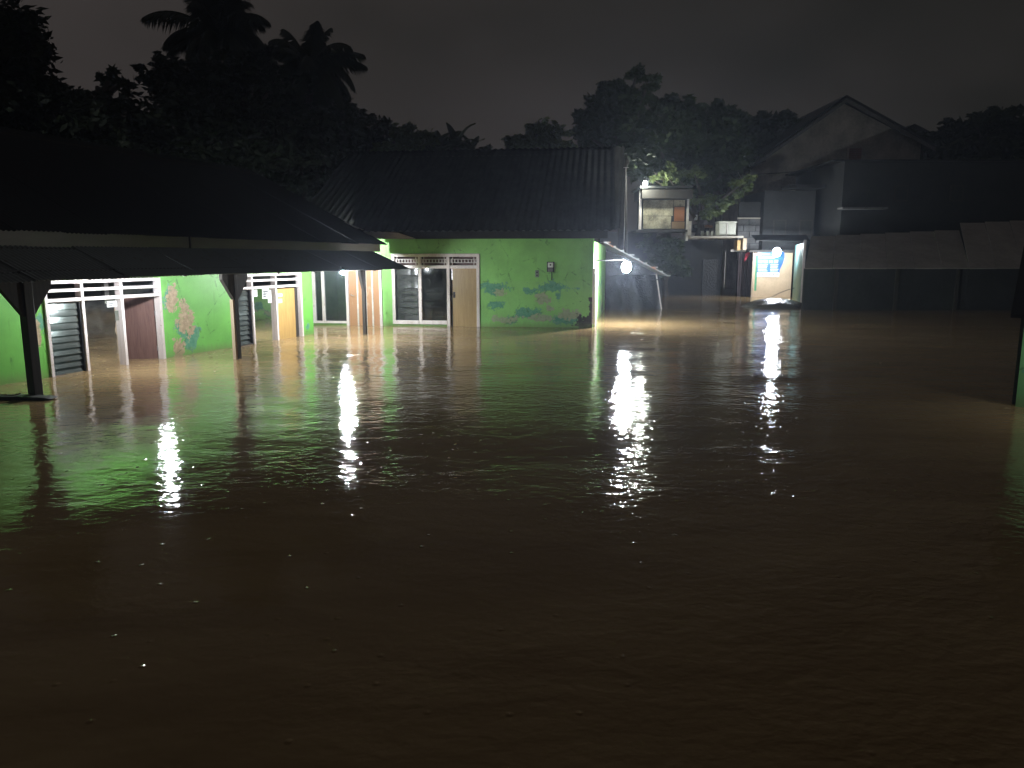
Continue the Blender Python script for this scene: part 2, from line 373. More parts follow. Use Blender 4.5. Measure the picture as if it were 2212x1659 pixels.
# ================================================================== left green house (recedes to the right)
A = Frame(G(0, 832), G(678, 722))
s_corner = A.S(678, 722)
h1 = thing('green_house', 'long low green house on the left with white framed louvre windows under a tin awning', 'house', A.w((0, 0, 0)))
F1 = (A.S(98, 700), A.S(350, 690)); F2 = (A.S(508, 680), A.S(652, 670))
ZT1 = 1.50; NBB = .55
bare1 = [(A.S(375, 700), 1.05, .16, .30), (A.S(400, 700), .72, .26, .34), (A.S(385, 745), .15, .16, .28), (A.S(80, 720), .75, .10, .22)]
teal1 = [(A.S(368, 670), 1.10, .16, .30), (A.S(415, 730), .30, .26, .28), (A.S(88, 700), .9, .12, .25), (A.S(392, 700), .55, .18, .34), (A.S(665, 705), .22, .09, .10)]
M['green1'] = wall_paint('flaking_green_paint_left', bare1, teal1)
w = MB(A)
for a, b, z0 in ((-7, F1[0], -.9), (F1[1], F2[0], -.9), (F2[1], s_corner, -.9)): w.box(a, b, -.14, 0, z0, ZT1 + .02)
w.box(-7, s_corner, -.14, 0, ZT1 + .02, 2.35)
w.box(s_corner - .14, s_corner - .001, -5, -.14, -.9, 2.35)
obj('wall', w, M['green1'], h1)
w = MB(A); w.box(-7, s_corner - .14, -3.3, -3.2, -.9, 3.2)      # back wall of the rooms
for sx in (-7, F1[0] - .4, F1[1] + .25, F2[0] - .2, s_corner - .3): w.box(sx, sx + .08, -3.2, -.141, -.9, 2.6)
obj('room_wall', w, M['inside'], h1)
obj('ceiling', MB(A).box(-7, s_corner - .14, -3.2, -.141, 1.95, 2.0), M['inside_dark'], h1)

def louvres(parent, fr, s0, s1, z0, z1, count, nn=-.03, tilt=32):
    """glass blades in two notched metal side strips"""
    fm = MB(fr)
    for a in (s0, s1 - .022): fm.box(a, a + .022, nn - .03, nn + .03, z0, z1)
    fb = obj('louvre_frame', fm, M['dark_metal'], parent)
    wv = s1 - s0 - .05; hh = (z1 - z0) / count * 1.12
    me = mk_mesh('louvre_blade', *(lambda b: (b.v, b.f))(MB().box(0, wv, -.003, .003, 0, hh)), M['louvre'])
    for i in range(count):
        x = fr.u; base = Matrix((x, Vector((0, 0, 1)).cross(x), Vector((0, 0, 1)))).transposed()
        tl = -(tilt + 9 - 17 * i / count) + random.uniform(-2.5, 2.5); inst('louvre_blade', me, parent, base @ Matrix.Rotation(R(tl), 3, 'X'), fr.w((s0 + .025, nn, z0 + i * (z1 - z0) / count)))
def pane(parent, fr, s0, s1, z0, z1, nn=-.03, m=None): return obj('glass_pane', MB(fr).box(s0, s1, nn - .003, nn + .003, z0, z1), m or M['glass'], parent)
def note(parent, fr, s, z, ww, hh, nn, lines=2, m=None):
    o = obj('paper_notice', MB(fr).box(s, s + ww, nn, nn + .003, z, z + hh), m or M['paper'], parent)
    ln = MB(fr)
    for k in range(lines): ln.box(s + ww * .12, s + ww * (.55 + .3 * ((k * 7) % 3) / 2), nn + .003, nn + .0045, z + hh * (.18 + .66 * k / max(lines, 1)), z + hh * (.18 + .66 * k / max(lines, 1)) + hh * .14)
    obj('printed_lines', ln, M['dark_metal'], o); return o

# ---- first window and door group
fs0, fs1 = F1; b1 = A.S(181, 700); b2 = A.S(265, 690); p = .055
def frame_group(fr, s0, s1, m1, m2, zt, z0, zr, par, nd=.035, rails=2):
    f = MB(fr)
    for s in (s0, s1 - p): f.box(s, s + p, -.10, nd, z0, zt)
    for s in (m1, m2): f.box(s - p / 2, s + p / 2, -.10, nd - .004, z0, zt - p)
    f.box(s0 + p, s1 - p, -.10, nd - .002, zt - p, zt)
    for i, (a, b) in enumerate(((s0 + p, m1 - p / 2), (m1 + p / 2, m2 - p / 2), (m2 + p / 2, s1 - p))):
        f.box(a, b, -.10, nd - .006, zr, zr + .055)
        if rails == 2: f.box(a, b, -.10, nd - .012, zr + .155, zr + .205)
    return obj('window_frame', f, M['frame'], par, bevel=.006)
zr1 = 1.16
frame_group(A, fs0, fs1, b1, b2, ZT1, -.6, zr1, h1)
louvres(h1, A, fs0 + p + .005, b1 - p / 2 - .005, .0, zr1 - .02, 11, -.03, 19)
obj('louvre_sill', MB(A).box(fs0 + p, b1 - p / 2, -.09, .02, -.6, .0), M['maroon'], h1)
pane(h1, A, b1 + p / 2, b2 - p / 2, -.5, zr1, -.05)
note(h1, A, b2 - p / 2 - .23, 1.02, .20, .10, -.046, 2); note(h1, A, b2 - .30, 1.085, .22, .07, -.0465, 1, M['inside']); note(h1, A, b2 - .11, .78, .075, .17, -.046, 0, M['inside'])
obj('inner_post', MB(A).box(b2 - .17, b2 - .08, -.26, -.17, -.6, 1.9), M['timber'], h1)
# maroon door swung into the room, hinged on the right post
hs = fs1 - p - .01
D1 = Frame(A.w((hs, -.10, 0)), A.w((hs, -.10, 0)) + (-A.n * .80 - A.u * .42))
dr = MB(D1); dr.box(0, .86, -.018, .018, -.6, 1.14); obj('door', dr, M['maroon'], h1, label='maroon board door swung open into the flooded room')
for k in (.15, .8): obj('hinge', MB(A).box(hs - .012, hs + .012, -.102, -.085, k, k + .09), M['steel'], h1)
obj('dark_slit_strip', MB(A).box(A.S(411, 525, .55) - .09, A.S(411, 525, .55) + .05, NBB - .05, NBB - .014, 1.98, 2.30), M['timber'], h1)  # added dark strip, keeps the lit wall from showing through the board gap
# ---- second group
gs0, gs1 = F2; c1 = A.S(546, 680); c2 = A.S(597, 672)
frame_group(A, gs0, gs1, c1, c2, ZT1 + .02, -.6, zr1 + .03, h1)
louvres(h1, A, gs0 + p + .005, c1 - p / 2 - .005, .02, zr1 + .01, 11, -.03, 24)
obj('louvre_sill', MB(A).box(gs0 + p, c1 - p / 2, -.09, .02, -.6, .02), M['timber'], h1)
pane(h1, A, c1 + p / 2, c2 - p / 2, -.5, zr1 + .03, -.05)
note(h1, A, c1 + .08, 1.02, .17, .15, -.046, 1); note(h1, A, c1 + .42, .96, .24, .22, -.046, 3); note(h1, A, c2 - .22, .86, .12, .28, -.0465, 0)
note(h1, A, c2 + .08, .98, .20, .07, -.022, 1); note(h1, A, c2 + .08, .84, .18, .09, -.022, 2)
obj('door', MB(A).box(c2 + p / 2 + .01, gs1 - p - .18, -.065, -.025, -.6, zr1), M['ply'], h1, label='yellow plywood door panel, closed')
obj('door_edge', MB(A).box(gs1 - p - .17, gs1 - p - .01, -.095, -.06, -.6, zr1), M['timber'], h1)
ii = MB(A); ii.box(c1 + .55, c1 + .78, -.22, -.19, -.6, zr1); obj('inner_door', ii, M['timber_pale'], h1)
obj('door_handle', MB(A).tube([(c1 + .62, -.19, .55), (c1 + .62, -.15, .55), (c1 + .62, -.15, .45), (c1 + .62, -.19, .45)], .008), M['dark_metal'], h1)

# ---- upper roof and grey board under it
NB = .55
def z_eave(s): return 0
s_tip = A.S(834, 530, .72)
fa = MB(A); cut = A.S(411, 525, NB)
fa.box(-7, cut - .05, NB - .012, NB + .012, 2.00, 2.285); obj('fascia_board', fa, M['fascia_t'], h1)
fa = MB(A); fa.box(cut + .02, A.S(820, 536, NB), NB - .010, NB + .014, 2.03, 2.285); obj('fascia_board', fa, M['fascia_t'], h1, label='paler grey eave board')
rf = obj('roof', MB(A).box(-7, s_tip - .1, .45, .52, 2.24, 2.30).box(-7, s_tip - .1, -3.3, -3.22, 4.1, 4.2), M['timber'], h1)
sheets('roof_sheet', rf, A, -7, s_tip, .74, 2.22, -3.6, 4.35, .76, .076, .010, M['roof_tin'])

# ================================================================== porch awning with three timber posts
aw = thing('porch_awning', 'black corrugated tin awning on timber posts along the left green house', 'awning', A.w((3, 1.35, 0)))
NPOST = 1.35; NE = 1.66
s_end = A.S(884, 579, NE)
sheets('tin_sheet', aw, A, -7, s_end, NE, 1.585, NB + .02, 2.04, .76, .076, .010, M['awning_tin'], zfun=lambda s: (-.03 + .006 * s if s < 4 else -.006))
obj('beam', MB(A).box(-7, s_end - .25, NPOST - .04, NPOST + .04, 1.61, 1.69), M['timber'], aw, bevel=.006)
obj('beam', MB(A).box(-7, s_end - .25, NB + .02, NB + .09, 1.90, 1.99), M['timber'], aw)
rt = MB(A)
k = -6.6
raft = []
while k < s_end - .3:
    rr_ = MB(A); rr_.slab((k, NE - .1, 1.60), (k + .05, NE - .1, 1.60), (k + .05, NB, 1.99), (k, NB, 1.99), .05); obj('rafter', rr_, M['timber'], aw); k += 1.25
posts = []
for i, (px, py, wd, br) in enumerate(((78, 858, .13, 1), (515, 775, .09, 1), (789, 722, .085, 0))):
    q = G(px, py); d = q - A.o; s, nn = d.dot(A.u), d.dot(A.n); posts.append((s, nn))
    pm = M['timber']
    o = obj('post', MB(A).box(s - wd / 2, s + wd / 2, nn - wd / 2, nn + wd / 2, -.9, 1.609), pm, aw, bevel=.01)
    for sg in ((-1, 1) if br else (-1,)):
        L = .30 if br else .16
        b = MB(A); b.prism([(s + sg * wd / 2, 1.08), (s + sg * (wd / 2 + L), 1.47), (s + sg * (wd / 2 + L), 1.608), (s + sg * wd / 2, 1.608)], nn - .035, nn + .035)
        obj('brace', b, pm, o)
    if i == 1: obj('side_board', MB(A).box(s - wd / 2 - .05, s - wd / 2 - .003, nn - .04, nn + .03, -.9, 1.10), M['timber_pale'], o)

# ================================================================== second green house (faces the camera)
B = Frame(G(820, 703), G(1281, 708))
h2 = thing('green_house', 'green house facing the camera with peeling lower wall and a tan door', 'house', B.w((3, 0, 0)))
def bs(px, py=640): return B.S(px, py)
def bz(px, py): return B.hit(px, py)[1]
s_r = bs(1281, 640); zt2 = bz(1050, 517)
sl = bs(640)
GA = (bs(676), bs(826)); GB = (bs(848), bs(1037)); zA = bz(830, 548); zB = bz(940, 548)
zs = bz(900, 700)   # window sill bottom
teal2 = [(bs(1065), bz(1060, 625), .42, .20), (bs(1072), bz(1060, 655), .22, .14), (bs(1195), bz(1190, 620), .55, .14), (bs(1150), bz(1150, 628), .28, .09), (bs(1205), bz(1190, 640), .10, .12), (bs(1145), bz(1140, 680), .35, .18), (bs(1100), bz(1100, 690), .22, .12), (bs(1215), bz(1200, 690), .55, .15)]
bare2 = [(bs(1082), bz(1080, 633), .17, .12), (bs(1176), bz(1176, 645), .26, .15), (bs(1085), bz(1080, 690), .38, .10), (bs(1165), bz(1170, 688), .50, .12), (bs(1230), bz(1200, 680), .4, .14), (bs(1190), bz(1190, 668), .14, .12)]
stain2 = [(bs(1272), bz(1280, 697), .36, .26), (bs(1278), bz(1280, 665), .10, .30)]
M['green2'] = wall_paint('flaking_green_paint_facing', bare2, teal2, stain2, base=(.24, .56, .14), edge=.05, upper_z=bz(1100, 607), barecol=((.26, .33, .18), (.36, .40, .25)), wobk=1.3)
w = MB(B)
w.box(sl, GA[0], -.14, 0, -.5, zA); w.box(GA[1], GB[0], -.14, 0, -.5, zA); w.box(GB[1], s_r, -.14, 0, -.5, zA)
w.box(sl, s_r, -.14, 0, zA, zt2 + .12)
dA = bs(752); dB = bs(968)
w.box(GA[0], dA, -.14, 0, -.5, zs); w.box(GB[0], dB, -.14, 0, -.5, zs)
obj('wall', w, M['green2'], h2)
obj('plinth', MB(B).box(bs(1038), s_r, .0, .018, -.5, bz(1100, 695)), M['green2'], h2)
sd = Frame(B.w((s_r, 0, 0)), G(1306, 668)); 
Ls = (G(1306, 668) - B.w((s_r, 0, 0))).length
obj('side_wall', MB(sd).box(.02, Ls, -.14, 0, -.5, 2.3), M['green2'], h2)
sf = MB(sd)
for a in (.30, 1.35): sf.box(a, a + .08, .0, .05, -.5, 1.58)
sf.box(.38, 1.35, .0, .045, 1.50, 1.58); obj('side_frame', sf, M['frame'], h2)
obj('side_door', MB(sd).box(.39, 1.34, .003, .02, -.5, 1.49), M['frame'], h2)
obj('corner_trim', MB(B).box(s_r - .02, s_r + .035, .0, .03, bz(1280, 700), bz(1280, 580)), M['frame'], h2)
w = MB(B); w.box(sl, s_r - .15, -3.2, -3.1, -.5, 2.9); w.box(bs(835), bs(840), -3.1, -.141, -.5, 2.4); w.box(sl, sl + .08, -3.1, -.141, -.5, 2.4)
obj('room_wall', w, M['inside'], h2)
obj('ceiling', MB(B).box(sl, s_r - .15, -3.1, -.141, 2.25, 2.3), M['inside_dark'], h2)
def pr(x0, x1, f, n0, n1, z0, z1): f.box(bs(x0), bs(x1), n0, n1, z0, z1)
# group A: dark panes and a rust-stained door
f = MB(B); zsl = bz(700, 693)
for x in (676, 696, 748, 820): f.box(bs(x), bs(x) + .075, -.08, .04, -.5 if x in (748, 820) else zs, zA)
f.box(bs(676) + .075, bs(748), -.08, .035, zs, zsl); f.box(bs(676) + .075, bs(820), -.08, .035, zA - .075, zA)
zra = bz(780, 588) + .02
f.box(bs(676) + .075, bs(820), -.08, .030, zra + .22, zra + .28)
obj('window_frame', f, M['frame'], h2)
pane(h2, B, bs(696) + .075, bs(748), zsl, zA - .08, -.02); pane(h2, B, bs(676) + .075, bs(696), zsl, zA - .08, -.02)
note(h2, B, bs(733), bz(735, 592), .19, .075, -.015, 1)
dd = MB(B); dd.box(bs(748) + .08, bs(820) - .005, -.05, -.01, -.5, zra + .21)
dor = obj('door', dd, M['zinc_brown'], h2, label='brown door streaked with pale stains behind the far awning post')
for x in (771, 789, 803): obj('door_batten', MB(B).box(bs(x), bs(x) + .045, -.01, .008, -.45, zra + .18), M['fascia'], dor)
obj('door_handle', MB(B).tube([(bs(759), -.01, .85), (bs(759), .03, .85), (bs(762), .035, .83), (bs(766), .035, .82)], .010), M['steel'], dor)
# group B: barred transom, louvres, dark pane, tan door
zrb = bz(940, 580); zrb2 = bz(940, 573); f = MB(B); ztB = zB; zo = ztB - .085
for x in (848, 905, 966, 1030): f.box(bs(x), bs(x) + .085, -.08, .045, -.5 if x > 950 else zs, ztB - .085)
f.box(bs(848), bs(1030) + .085, -.08, .045, zo, ztB)
for a, b in ((848, 905), (905, 966), (966, 1030)): f.box(bs(a) + .085, bs(b), -.08, .04, zrb, zrb2)
f.box(bs(848) + .085, bs(905), -.08, .06, zs, bz(900, 692)); f.box(bs(905) + .085, bs(966), -.08, .06, zs, bz(900, 692))
obj('window_frame', f, M['frame'], h2, bevel=.006)
for a, b in ((848, 905), (905, 966), (966, 1030)):        # transom grilles of short bars
    x0, x1 = bs(a) + .085, bs(b); g = MB(B); z0, z1 = zrb2, zo; dz = z1 - z0
    g.box(x0, x1, -.02, .008, z0 + dz * .28, z0 + dz * .28 + .014); g.box(x0, x1, -.02, .008, z0 + dz * .68, z0 + dz * .68 + .014)
    for q in (.10, .90): g.box(x0 + (x1 - x0) * q - .007, x0 + (x1 - x0) * q + .007, -.018, .006, z0, z1)
    nb = 8
    for k in range(nb): 
        xx = x0 + (x1 - x0) * (.06 + .88 * k / (nb - 1)); g.box(xx - .012, xx + .012, -.016, .010, z0 + dz * .28 + .014, z0 + dz * .68)
    obj('transom_grille', g, M['frame'], h2)
    obj('transom_backing', MB(B).box(x0, x1, -.36, -.34, z0 - .1, z1 + .1), M['maroon'], h2)
zsb = bz(900, 692)
louvres(h2, B, bs(848) + .09, bs(905) - .004, zsb, zrb, 8, -.02, 7)
cu = MB(B); cx0, cx1 = bs(848) + .09, bs(905)
for k in range(9): cu.box(cx0 + (cx1 - cx0) * k / 9, cx0 + (cx1 - cx0) * (k + 1) / 9, -.26 - .03 * (k % 2), -.25 - .03 * (k % 2), zsb - .1 + .04 * k, zrb)
obj('curtain', cu, simple('dim_curtain', (.16, .17, .18), .8), h2)
pane(h2, B, bs(905) + .085, bs(966), zsb, zrb, -.03)
pane(h2, B, bs(848) + .09, bs(905) - .004, zsb, zrb, -.075)
dd = MB(B); dd.box(bs(966) + .085 + .07, bs(1030) - .004, -.05, -.012, -.5, zrb); dor = obj('door', dd, M['door_tan'], h2, label='plain tan veneer door, shut, knee deep in water')
obj('door_gap', MB(B).box(bs(966) + .086, bs(966) + .153, -.075, -.055, -.5, zrb), M['timber'], h2)
hd = MB(B); hx = bs(981); hz = bz(975, 637); hd.box(hx - .03, hx + .03, -.012, -.004, hz - .08, hz + .08); obj('handle_plate', hd, M['dark_metal'], dor)
obj('door_handle', MB(B).tube([(hx, -.004, hz), (hx, .045, hz), (hx - .06, .05, hz)], .011), M['steel'], dor)
ml = MB(B); ml.box(bs(976), bs(976) + .04, -.055, -.02, bz(975, 604), zrb - .02); obj('door_bolt', ml, M['steel'], h2)

# roof 2
fz0, fz1 = zt2, bz(1000, 498)
fb = MB(B); fb.box(bs(868), bs(1310), .18, .21, fz0 + .01, fz1 - .03); obj('fascia', fb, M['roof_asb'], h2, label='dark sagging eave board')
fb = MB(B); fb.prism([(bs(755), bz(760, 480)), (bs(800), fz0 + .02), (bs(868), fz0 + .015), (bs(905), fz0 + .02), (bs(868), fz1 - .06), (bs(800), fz1)], .20, .235)
obj('crumbling_verge', fb, M['plaster_grey'], h2, label='crumbling pale mortar edge of the roof')
obj('soffit', MB(B).box(bs(755), bs(1310), .003, .18, fz0 + .10, fz0 + .12), M['roof_asb'], h2)
r2 = obj('roof', MB(B).box(bs(760), bs(1300), -4.6, -4.5, 5.05, 5.15).box(bs(760), s_r - .2, -.1, 0, zt2 + .13, zt2 + .2), M['timber'], h2)
RS0, RS1 = bs(650), B.S(1372, 334, -4.9)
RS1 = bs(1318)
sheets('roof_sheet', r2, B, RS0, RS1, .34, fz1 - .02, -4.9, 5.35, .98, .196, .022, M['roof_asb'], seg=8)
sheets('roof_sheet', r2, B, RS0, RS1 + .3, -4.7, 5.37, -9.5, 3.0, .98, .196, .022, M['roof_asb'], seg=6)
gb = MB(B); e1 = s_r - .16; gb.v = []
gp = [B.w((e1, -.141, zt2)), B.w((e1, -4.8, 5.2)), B.w((e1, -4.8, -.5)), B.w((e1, -.141, -.5))]
gp2 = [q + B.u * .12 for q in gp]; gb.v = gp + gp2; gb.uv = [(0, 0)] * 8; gb.f = [(0, 1, 2, 3), (7, 6, 5, 4), (0, 4, 5, 1), (1, 5, 6, 2), (2, 6, 7, 3), (3, 7, 4, 0)]
obj('gable_wall', gb, M['plaster_dark'], h2)

# meter and socket on the wall
mt = thing('electricity_meter', 'small white faced electricity meter on the green wall above the peeling paint', 'meter', B.w((bs(1189), 0, bz(1189, 577))))
mx, mz = bs(1189), bz(1189, 585)
obj('backboard', MB(B).box(mx - .10, mx + .10, .001, .02, mz - .03, mz + .24), M['black'], mt, bevel=.004)
obj('meter_case', MB(B).box(mx - .07, mx + .07, .02, .09, mz + .09, mz + .22), M['paper'], mt, bevel=.01)
obj('dial', MB(B).box(mx - .02, mx + .02, .09, .093, mz + .14, mz + .18), M['black'], mt)
obj('breaker_box', MB(B).box(mx - .065, mx + .065, .02, .075, mz - .02, mz + .075), simple('grey_plastic', (.16, .16, .16), .4), mt, bevel=.008)
obj('conduit', MB(B).tube([(mx + .03, .012, mz - .03), (mx + .035, .012, mz - .16), (mx + .03, .012, mz - .25)], .01), M['dark_metal'], mt)
so = thing('wall_socket', 'grey twin socket on the green wall left of the meter', 'socket', B.w((bs(1160), 0, bz(1160, 592))))
mx2, mz2 = bs(1160), bz(1160, 599)
obj('plate', MB(B).box(mx2 - .05, mx2 + .05, .001, .02, mz2, mz2 + .19), simple('grey_green_plastic', (.20, .24, .2), .5), so, bevel=.006)
for q in (.05, .13): obj('socket_hole', MB(B).tube([(mx2, .02, mz2 + q), (mx2, .024, mz2 + q)], .022, 10), M['black'], so)

# ================================================================== lamps of the porch and street
def at(px, py, Y): return PY(px, py, Y)
L1 = A.w((A.S(335, 596, 0) + 0, 0, 0))
def under(px, n, z):   # a point under the awning seen at column px
    lo, hi = None, None
    d = ray(px, 590); o = A.o + A.n * n; t = (o - CO).dot(A.n) / d.dot(A.n); q = CO + d * t; return Vector((q.x, q.y, z))
la = under(333, 1.08, 1.63); lb = under(741, 1.57, 1.535)
lf = PY(747, 545, 19.6); lf.z = 2.11  # added unseen bulb, brightens the upper facing wall
lamp('porch_bulb', 'bare white bulb hidden under the awning before the first window, mirrored in its louvres', la, 14, arm=la + Vector((0, 0, .16)), rad=.055)
lamp('porch_bulb', 'bare white bulb hidden under the far end of the awning by the green pillar', lb, 24, arm=lb + Vector((0, 0, .07)) - A.n * .2, rad=.038)
lamp('porch_bulb', 'added bare bulb, unseen under the upper eave where the two green houses meet', lf, 18, arm=lf + Vector((-.1, -.2, .10)), rad=.05)
lc = at(1353, 577, 21.4)
lamp('wall_lamp', 'dazzling white bulb on an arm beside the right corner of the facing green house', lc, 66, arm=B.w((s_r, -.3, lc.z + .18)), group=None, rad=.13)
ld = at(1678, 545, 35.3)
lamp('wall_lamp', 'dazzling white bulb above the blue poster on the cream booth', ld, 30, arm=ld + Vector((.3, 1.6, .12)), group=None, rad=.18)
le = at(1394, 397, 36.0)
lamp('wall_lamp', 'small white lamp on top of the raised hut', le, 18, arm=le + Vector((.6, .3, -.1)), group=None, rad=.10, col=(.95, 1.0, .88))

# ================================================================== lean-to by the lamp
sh = thing('lean_to', 'dark lean-to shed with sloping roof behind the dazzling corner lamp', 'shed', G(1370, 668))
SY = G(1370, 668).y
def sp(px, py, Y=None): q = PY(px, py, Y or SY); return q.x, q.z
x0, z0 = sp(1296, 524); x1, z1 = sp(1424, 592)
rr = MB(); rr.slab((x0, SY - 1.5, z0), (x1, SY - 1.5, z1), (x1, SY + 2.5, z1), (x0, SY + 2.5, z0), .04); obj('roof_sheet', rr, M['zinc'], sh)
xa, _ = sp(1308, 660); xb, _ = sp(1428, 660)
tw = MB(); nx_, nz_ = 26, 14
for j in range(nz_ + 1):
    for i in range(nx_ + 1):
        a = i / nx_; b = j / nz_; xx = xa + (xb - .12 - xa) * a + (.12 * a) * (1 - b); zz = -.4 + (z1 + .38) * b
        bul = .55 * math.sin(math.pi * min(1, a * 1.02)) ** .5 * (1 - b ** 2.4) + .05 * math.sin(a * 21 + b * 4) + .04 * math.sin(a * 9 - b * 11)
        tw.v.append(Vector((xx, SY - bul, zz))); tw.uv.append((a, b))
for j in range(nz_):
    for i in range(nx_): q = j * (nx_ + 1) + i; tw.f.append((q, q + 1, q + nx_ + 2, q + nx_ + 1))
obj('tarp_wall', tw, M['black_sheet'], sh, smooth=True, label='black rumpled tarpaulin bulging down into the water')
obj('end_board', MB().prism([(xa, z1), (xb, z1), (xa, z0 - .25)], SY + .0, SY + .04), M['black_sheet'], sh)
obj('roof_post', MB().tube([(sp(1416, 603)[0], SY - .1, z1 + .02), (xb, SY - .1, 0), (xb + .02, SY - .1, -.6)], .025), M['frame'], sh)
obj('rail', MB().tube([(sp(1345, 603)[0], SY - .12, sp(1345, 603)[1]), (sp(1425, 604)[0], SY - .12, sp(1425, 604)[1])], .018), M['dark_metal'], sh)
for k in range(9):
    q = k / 8; obj('roof_clip', MB().box(x0 + (x1 - x0) * q - .04, x0 + (x1 - x0) * q + (.10 if k % 3 else .2), SY - 1.53, SY - 1.50, z0 + (z1 - z0) * q - .05, z0 + (z1 - z0) * q + .0), M['zinc'], sh)

# ================================================================== raised hut, platform, alley
HY = 37.0
def hp(px, py, Y=HY): q = PY(px, py, Y); return q.x, q.z
def hbox(mb, px0, py0, px1, py1, dy0, dy1, Y=HY):   # pixel rect at distance Y
    a = hp(px0, py1, Y); b = hp(px1, py0, Y); mb.box(a[0], b[0], Y + dy0, Y + dy1, a[1], b[1]); return mb
hut = thing('raised_hut', 'raised hut of patched mottled panels with a lamp on its roof', 'hut', (hp(1430, 500)[0], HY, 0))
mot = simple('mottled_pale_board', (.30, .27, .19), .8, var=.7, sc=2.2)
cuts = [(1389, 1455, 432, 466), (1389, 1450, 467, 494), (1456, 1480, 432, 446)]
for x_0, x_1, y_0, y_1 in cuts: obj('wall_panel', hbox(MB(), x_0, y_0, x_1, y_1, 0, .04), mot, hut)
obj('wall_panel', hbox(MB(), 1456, 447, 1479, 478, .0, .035), rust('rusty_orange_panel', (.34, .14, .06), .6, (.2, .08, .03)), hut, label='rusty orange wall panel')
obj('wall_panel', hbox(MB(), 1451, 479, 1479, 494, .0, .045), rust('brown_panel', (.30, .20, .11), .6, (.2, .1, .05)), hut)
obj('corner_post', hbox(MB(), 1481, 420, 1489, 520, -.05, .1), M['fascia'], hut); obj('corner_post', hbox(MB(), 1379, 410, 1387, 500, -.05, .1), M['frame'], hut)
obj('eave', hbox(MB(), 1383, 410, 1492, 430, -.45, 1.9), M['timber'], hut)
obj('roof', hbox(MB(), 1378, 404, 1490, 409, -.6, 2.0), M['roof_tin'], hut)
obj('floor_beam', hbox(MB(), 1374, 496, 1492, 501, -.1, 2), M['timber'], hut)
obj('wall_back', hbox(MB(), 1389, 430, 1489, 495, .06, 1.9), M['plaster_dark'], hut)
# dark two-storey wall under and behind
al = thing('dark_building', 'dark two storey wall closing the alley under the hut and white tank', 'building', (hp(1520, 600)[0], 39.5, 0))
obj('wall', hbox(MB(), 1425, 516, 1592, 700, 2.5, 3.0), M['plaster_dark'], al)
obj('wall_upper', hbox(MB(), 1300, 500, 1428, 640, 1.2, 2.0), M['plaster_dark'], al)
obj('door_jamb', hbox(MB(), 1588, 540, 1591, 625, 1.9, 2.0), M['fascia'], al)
obj('shutter', hbox(MB(), 1540, 560, 1586, 700, 2.4, 2.48), M['black_sheet'], al)
bl = thing('balcony', 'narrow concrete balcony ledge between the hut and the alley wall', 'balcony', (hp(1540, 515)[0], HY, hp(1540, 515)[1]))
obj('ledge', hbox(MB(), 1488, 510, 1602, 514, -.3, 2.4), M['plaster_grey'], bl)
obj('parapet', hbox(MB(), 1492, 500, 1596, 509, 1.5, 1.6), M['plaster_grey'], bl)
obj('kerb', hbox(MB(), 1484, 478, 1492, 509, -.2, .0), M['plaster_grey'], bl)
obj('back_wall', hbox(MB(), 1492, 482, 1550, 500, 1.5, 1.62), M['plaster_dark'], bl)
obj('railing_tray', hbox(MB(), 1515, 484, 1552, 490, 1.0, 1.4), M['zinc'], bl)
tk = thing('water_tank', 'dirty white square water tank with a lid on the balcony', 'tank', (hp(1570, 508)[0], HY - .1, hp(1570, 509)[1]))
ta = hp(1551, 509); tb = hp(1589, 482)
obj('tank_body', MB().box(ta[0], tb[0], HY - .15, HY + .6, ta[1] + .01, tb[1]), M['tank'], tk, bevel=.03)
obj('lid', MB().box(ta[0] - .02, tb[0] + .03, HY - .18, HY + .63, tb[1], tb[1] + .09), M['tank'], tk, bevel=.02)
obj('corner_rib', MB().box(ta[0] + .36, ta[0] + .40, HY - .17, HY - .15, ta[1] + .01, tb[1]), M['frame'], tk)
cn = thing('crate', 'brown open crate on the wall top right of the tank', 'crate', (hp(1600, 540)[0], HY, hp(1600, 540)[1]))
obj('crate_side', hbox(MB(), 1592, 519, 1600, 541, 0, .5), M['ply'], cn); obj('crate_side', hbox(MB(), 1603, 515, 1612, 540, -.1, .4), M['timber_pale'], cn); obj('crate_back', hbox(MB(), 1599, 517, 1605, 538, .3, .35), M['timber'], cn)
jc = thing('jerrycan', 'small white jug standing in the tree fork left of the tank', 'jug', (hp(1512, 478)[0], HY + .8, hp(1512, 478)[1]))
a_, b_ = hp(1508, 474), hp(1515, 462); obj('jug_body', MB().box(a_[0], b_[0], HY + .7, HY + .85, a_[1], b_[1]), M['paper'], jc, bevel=.02); obj('spout', MB().tube([(b_[0] - .03, HY + .77, b_[1]), (b_[0] - .03, HY + .77, b_[1] + .05)], .02), M['paper'], jc)
for k, (px0, px1, py0, py1) in enumerate(((1518, 1526, 490, 497), (1530, 1537, 495, 507), (1540, 1546, 497, 508))):
    a_, b_ = hp(px0, py1), hp(px1, py0); c_ = ((a_[0] + b_[0]) / 2); 
    o = thing('pot', ('pale round pot, leftmost on the balcony ledge', 'pale pot in the middle of the balcony ledge', 'pale pot beside the white tank')[k], 'pot', (c_, HY + .4, hp(1530, 509)[1] + .01), 'pots on the balcony ledge')
    r_ = (b_[0] - a_[0]) / 2; zb = hp(1530, 509)[1] + .012
    obj('pot_body', MB().tube([(c_, HY + .4, zb), (c_, HY + .4, zb + .10), (c_, HY + .4, zb + .20)], [r_ * .7, r_, r_ * .8], 10), M['tank'], o); obj('rim', MB().tube([(c_, HY + .4, zb + .2), (c_, HY + .4, zb + .225)], r_ * .95, 10), M['frame'], o)

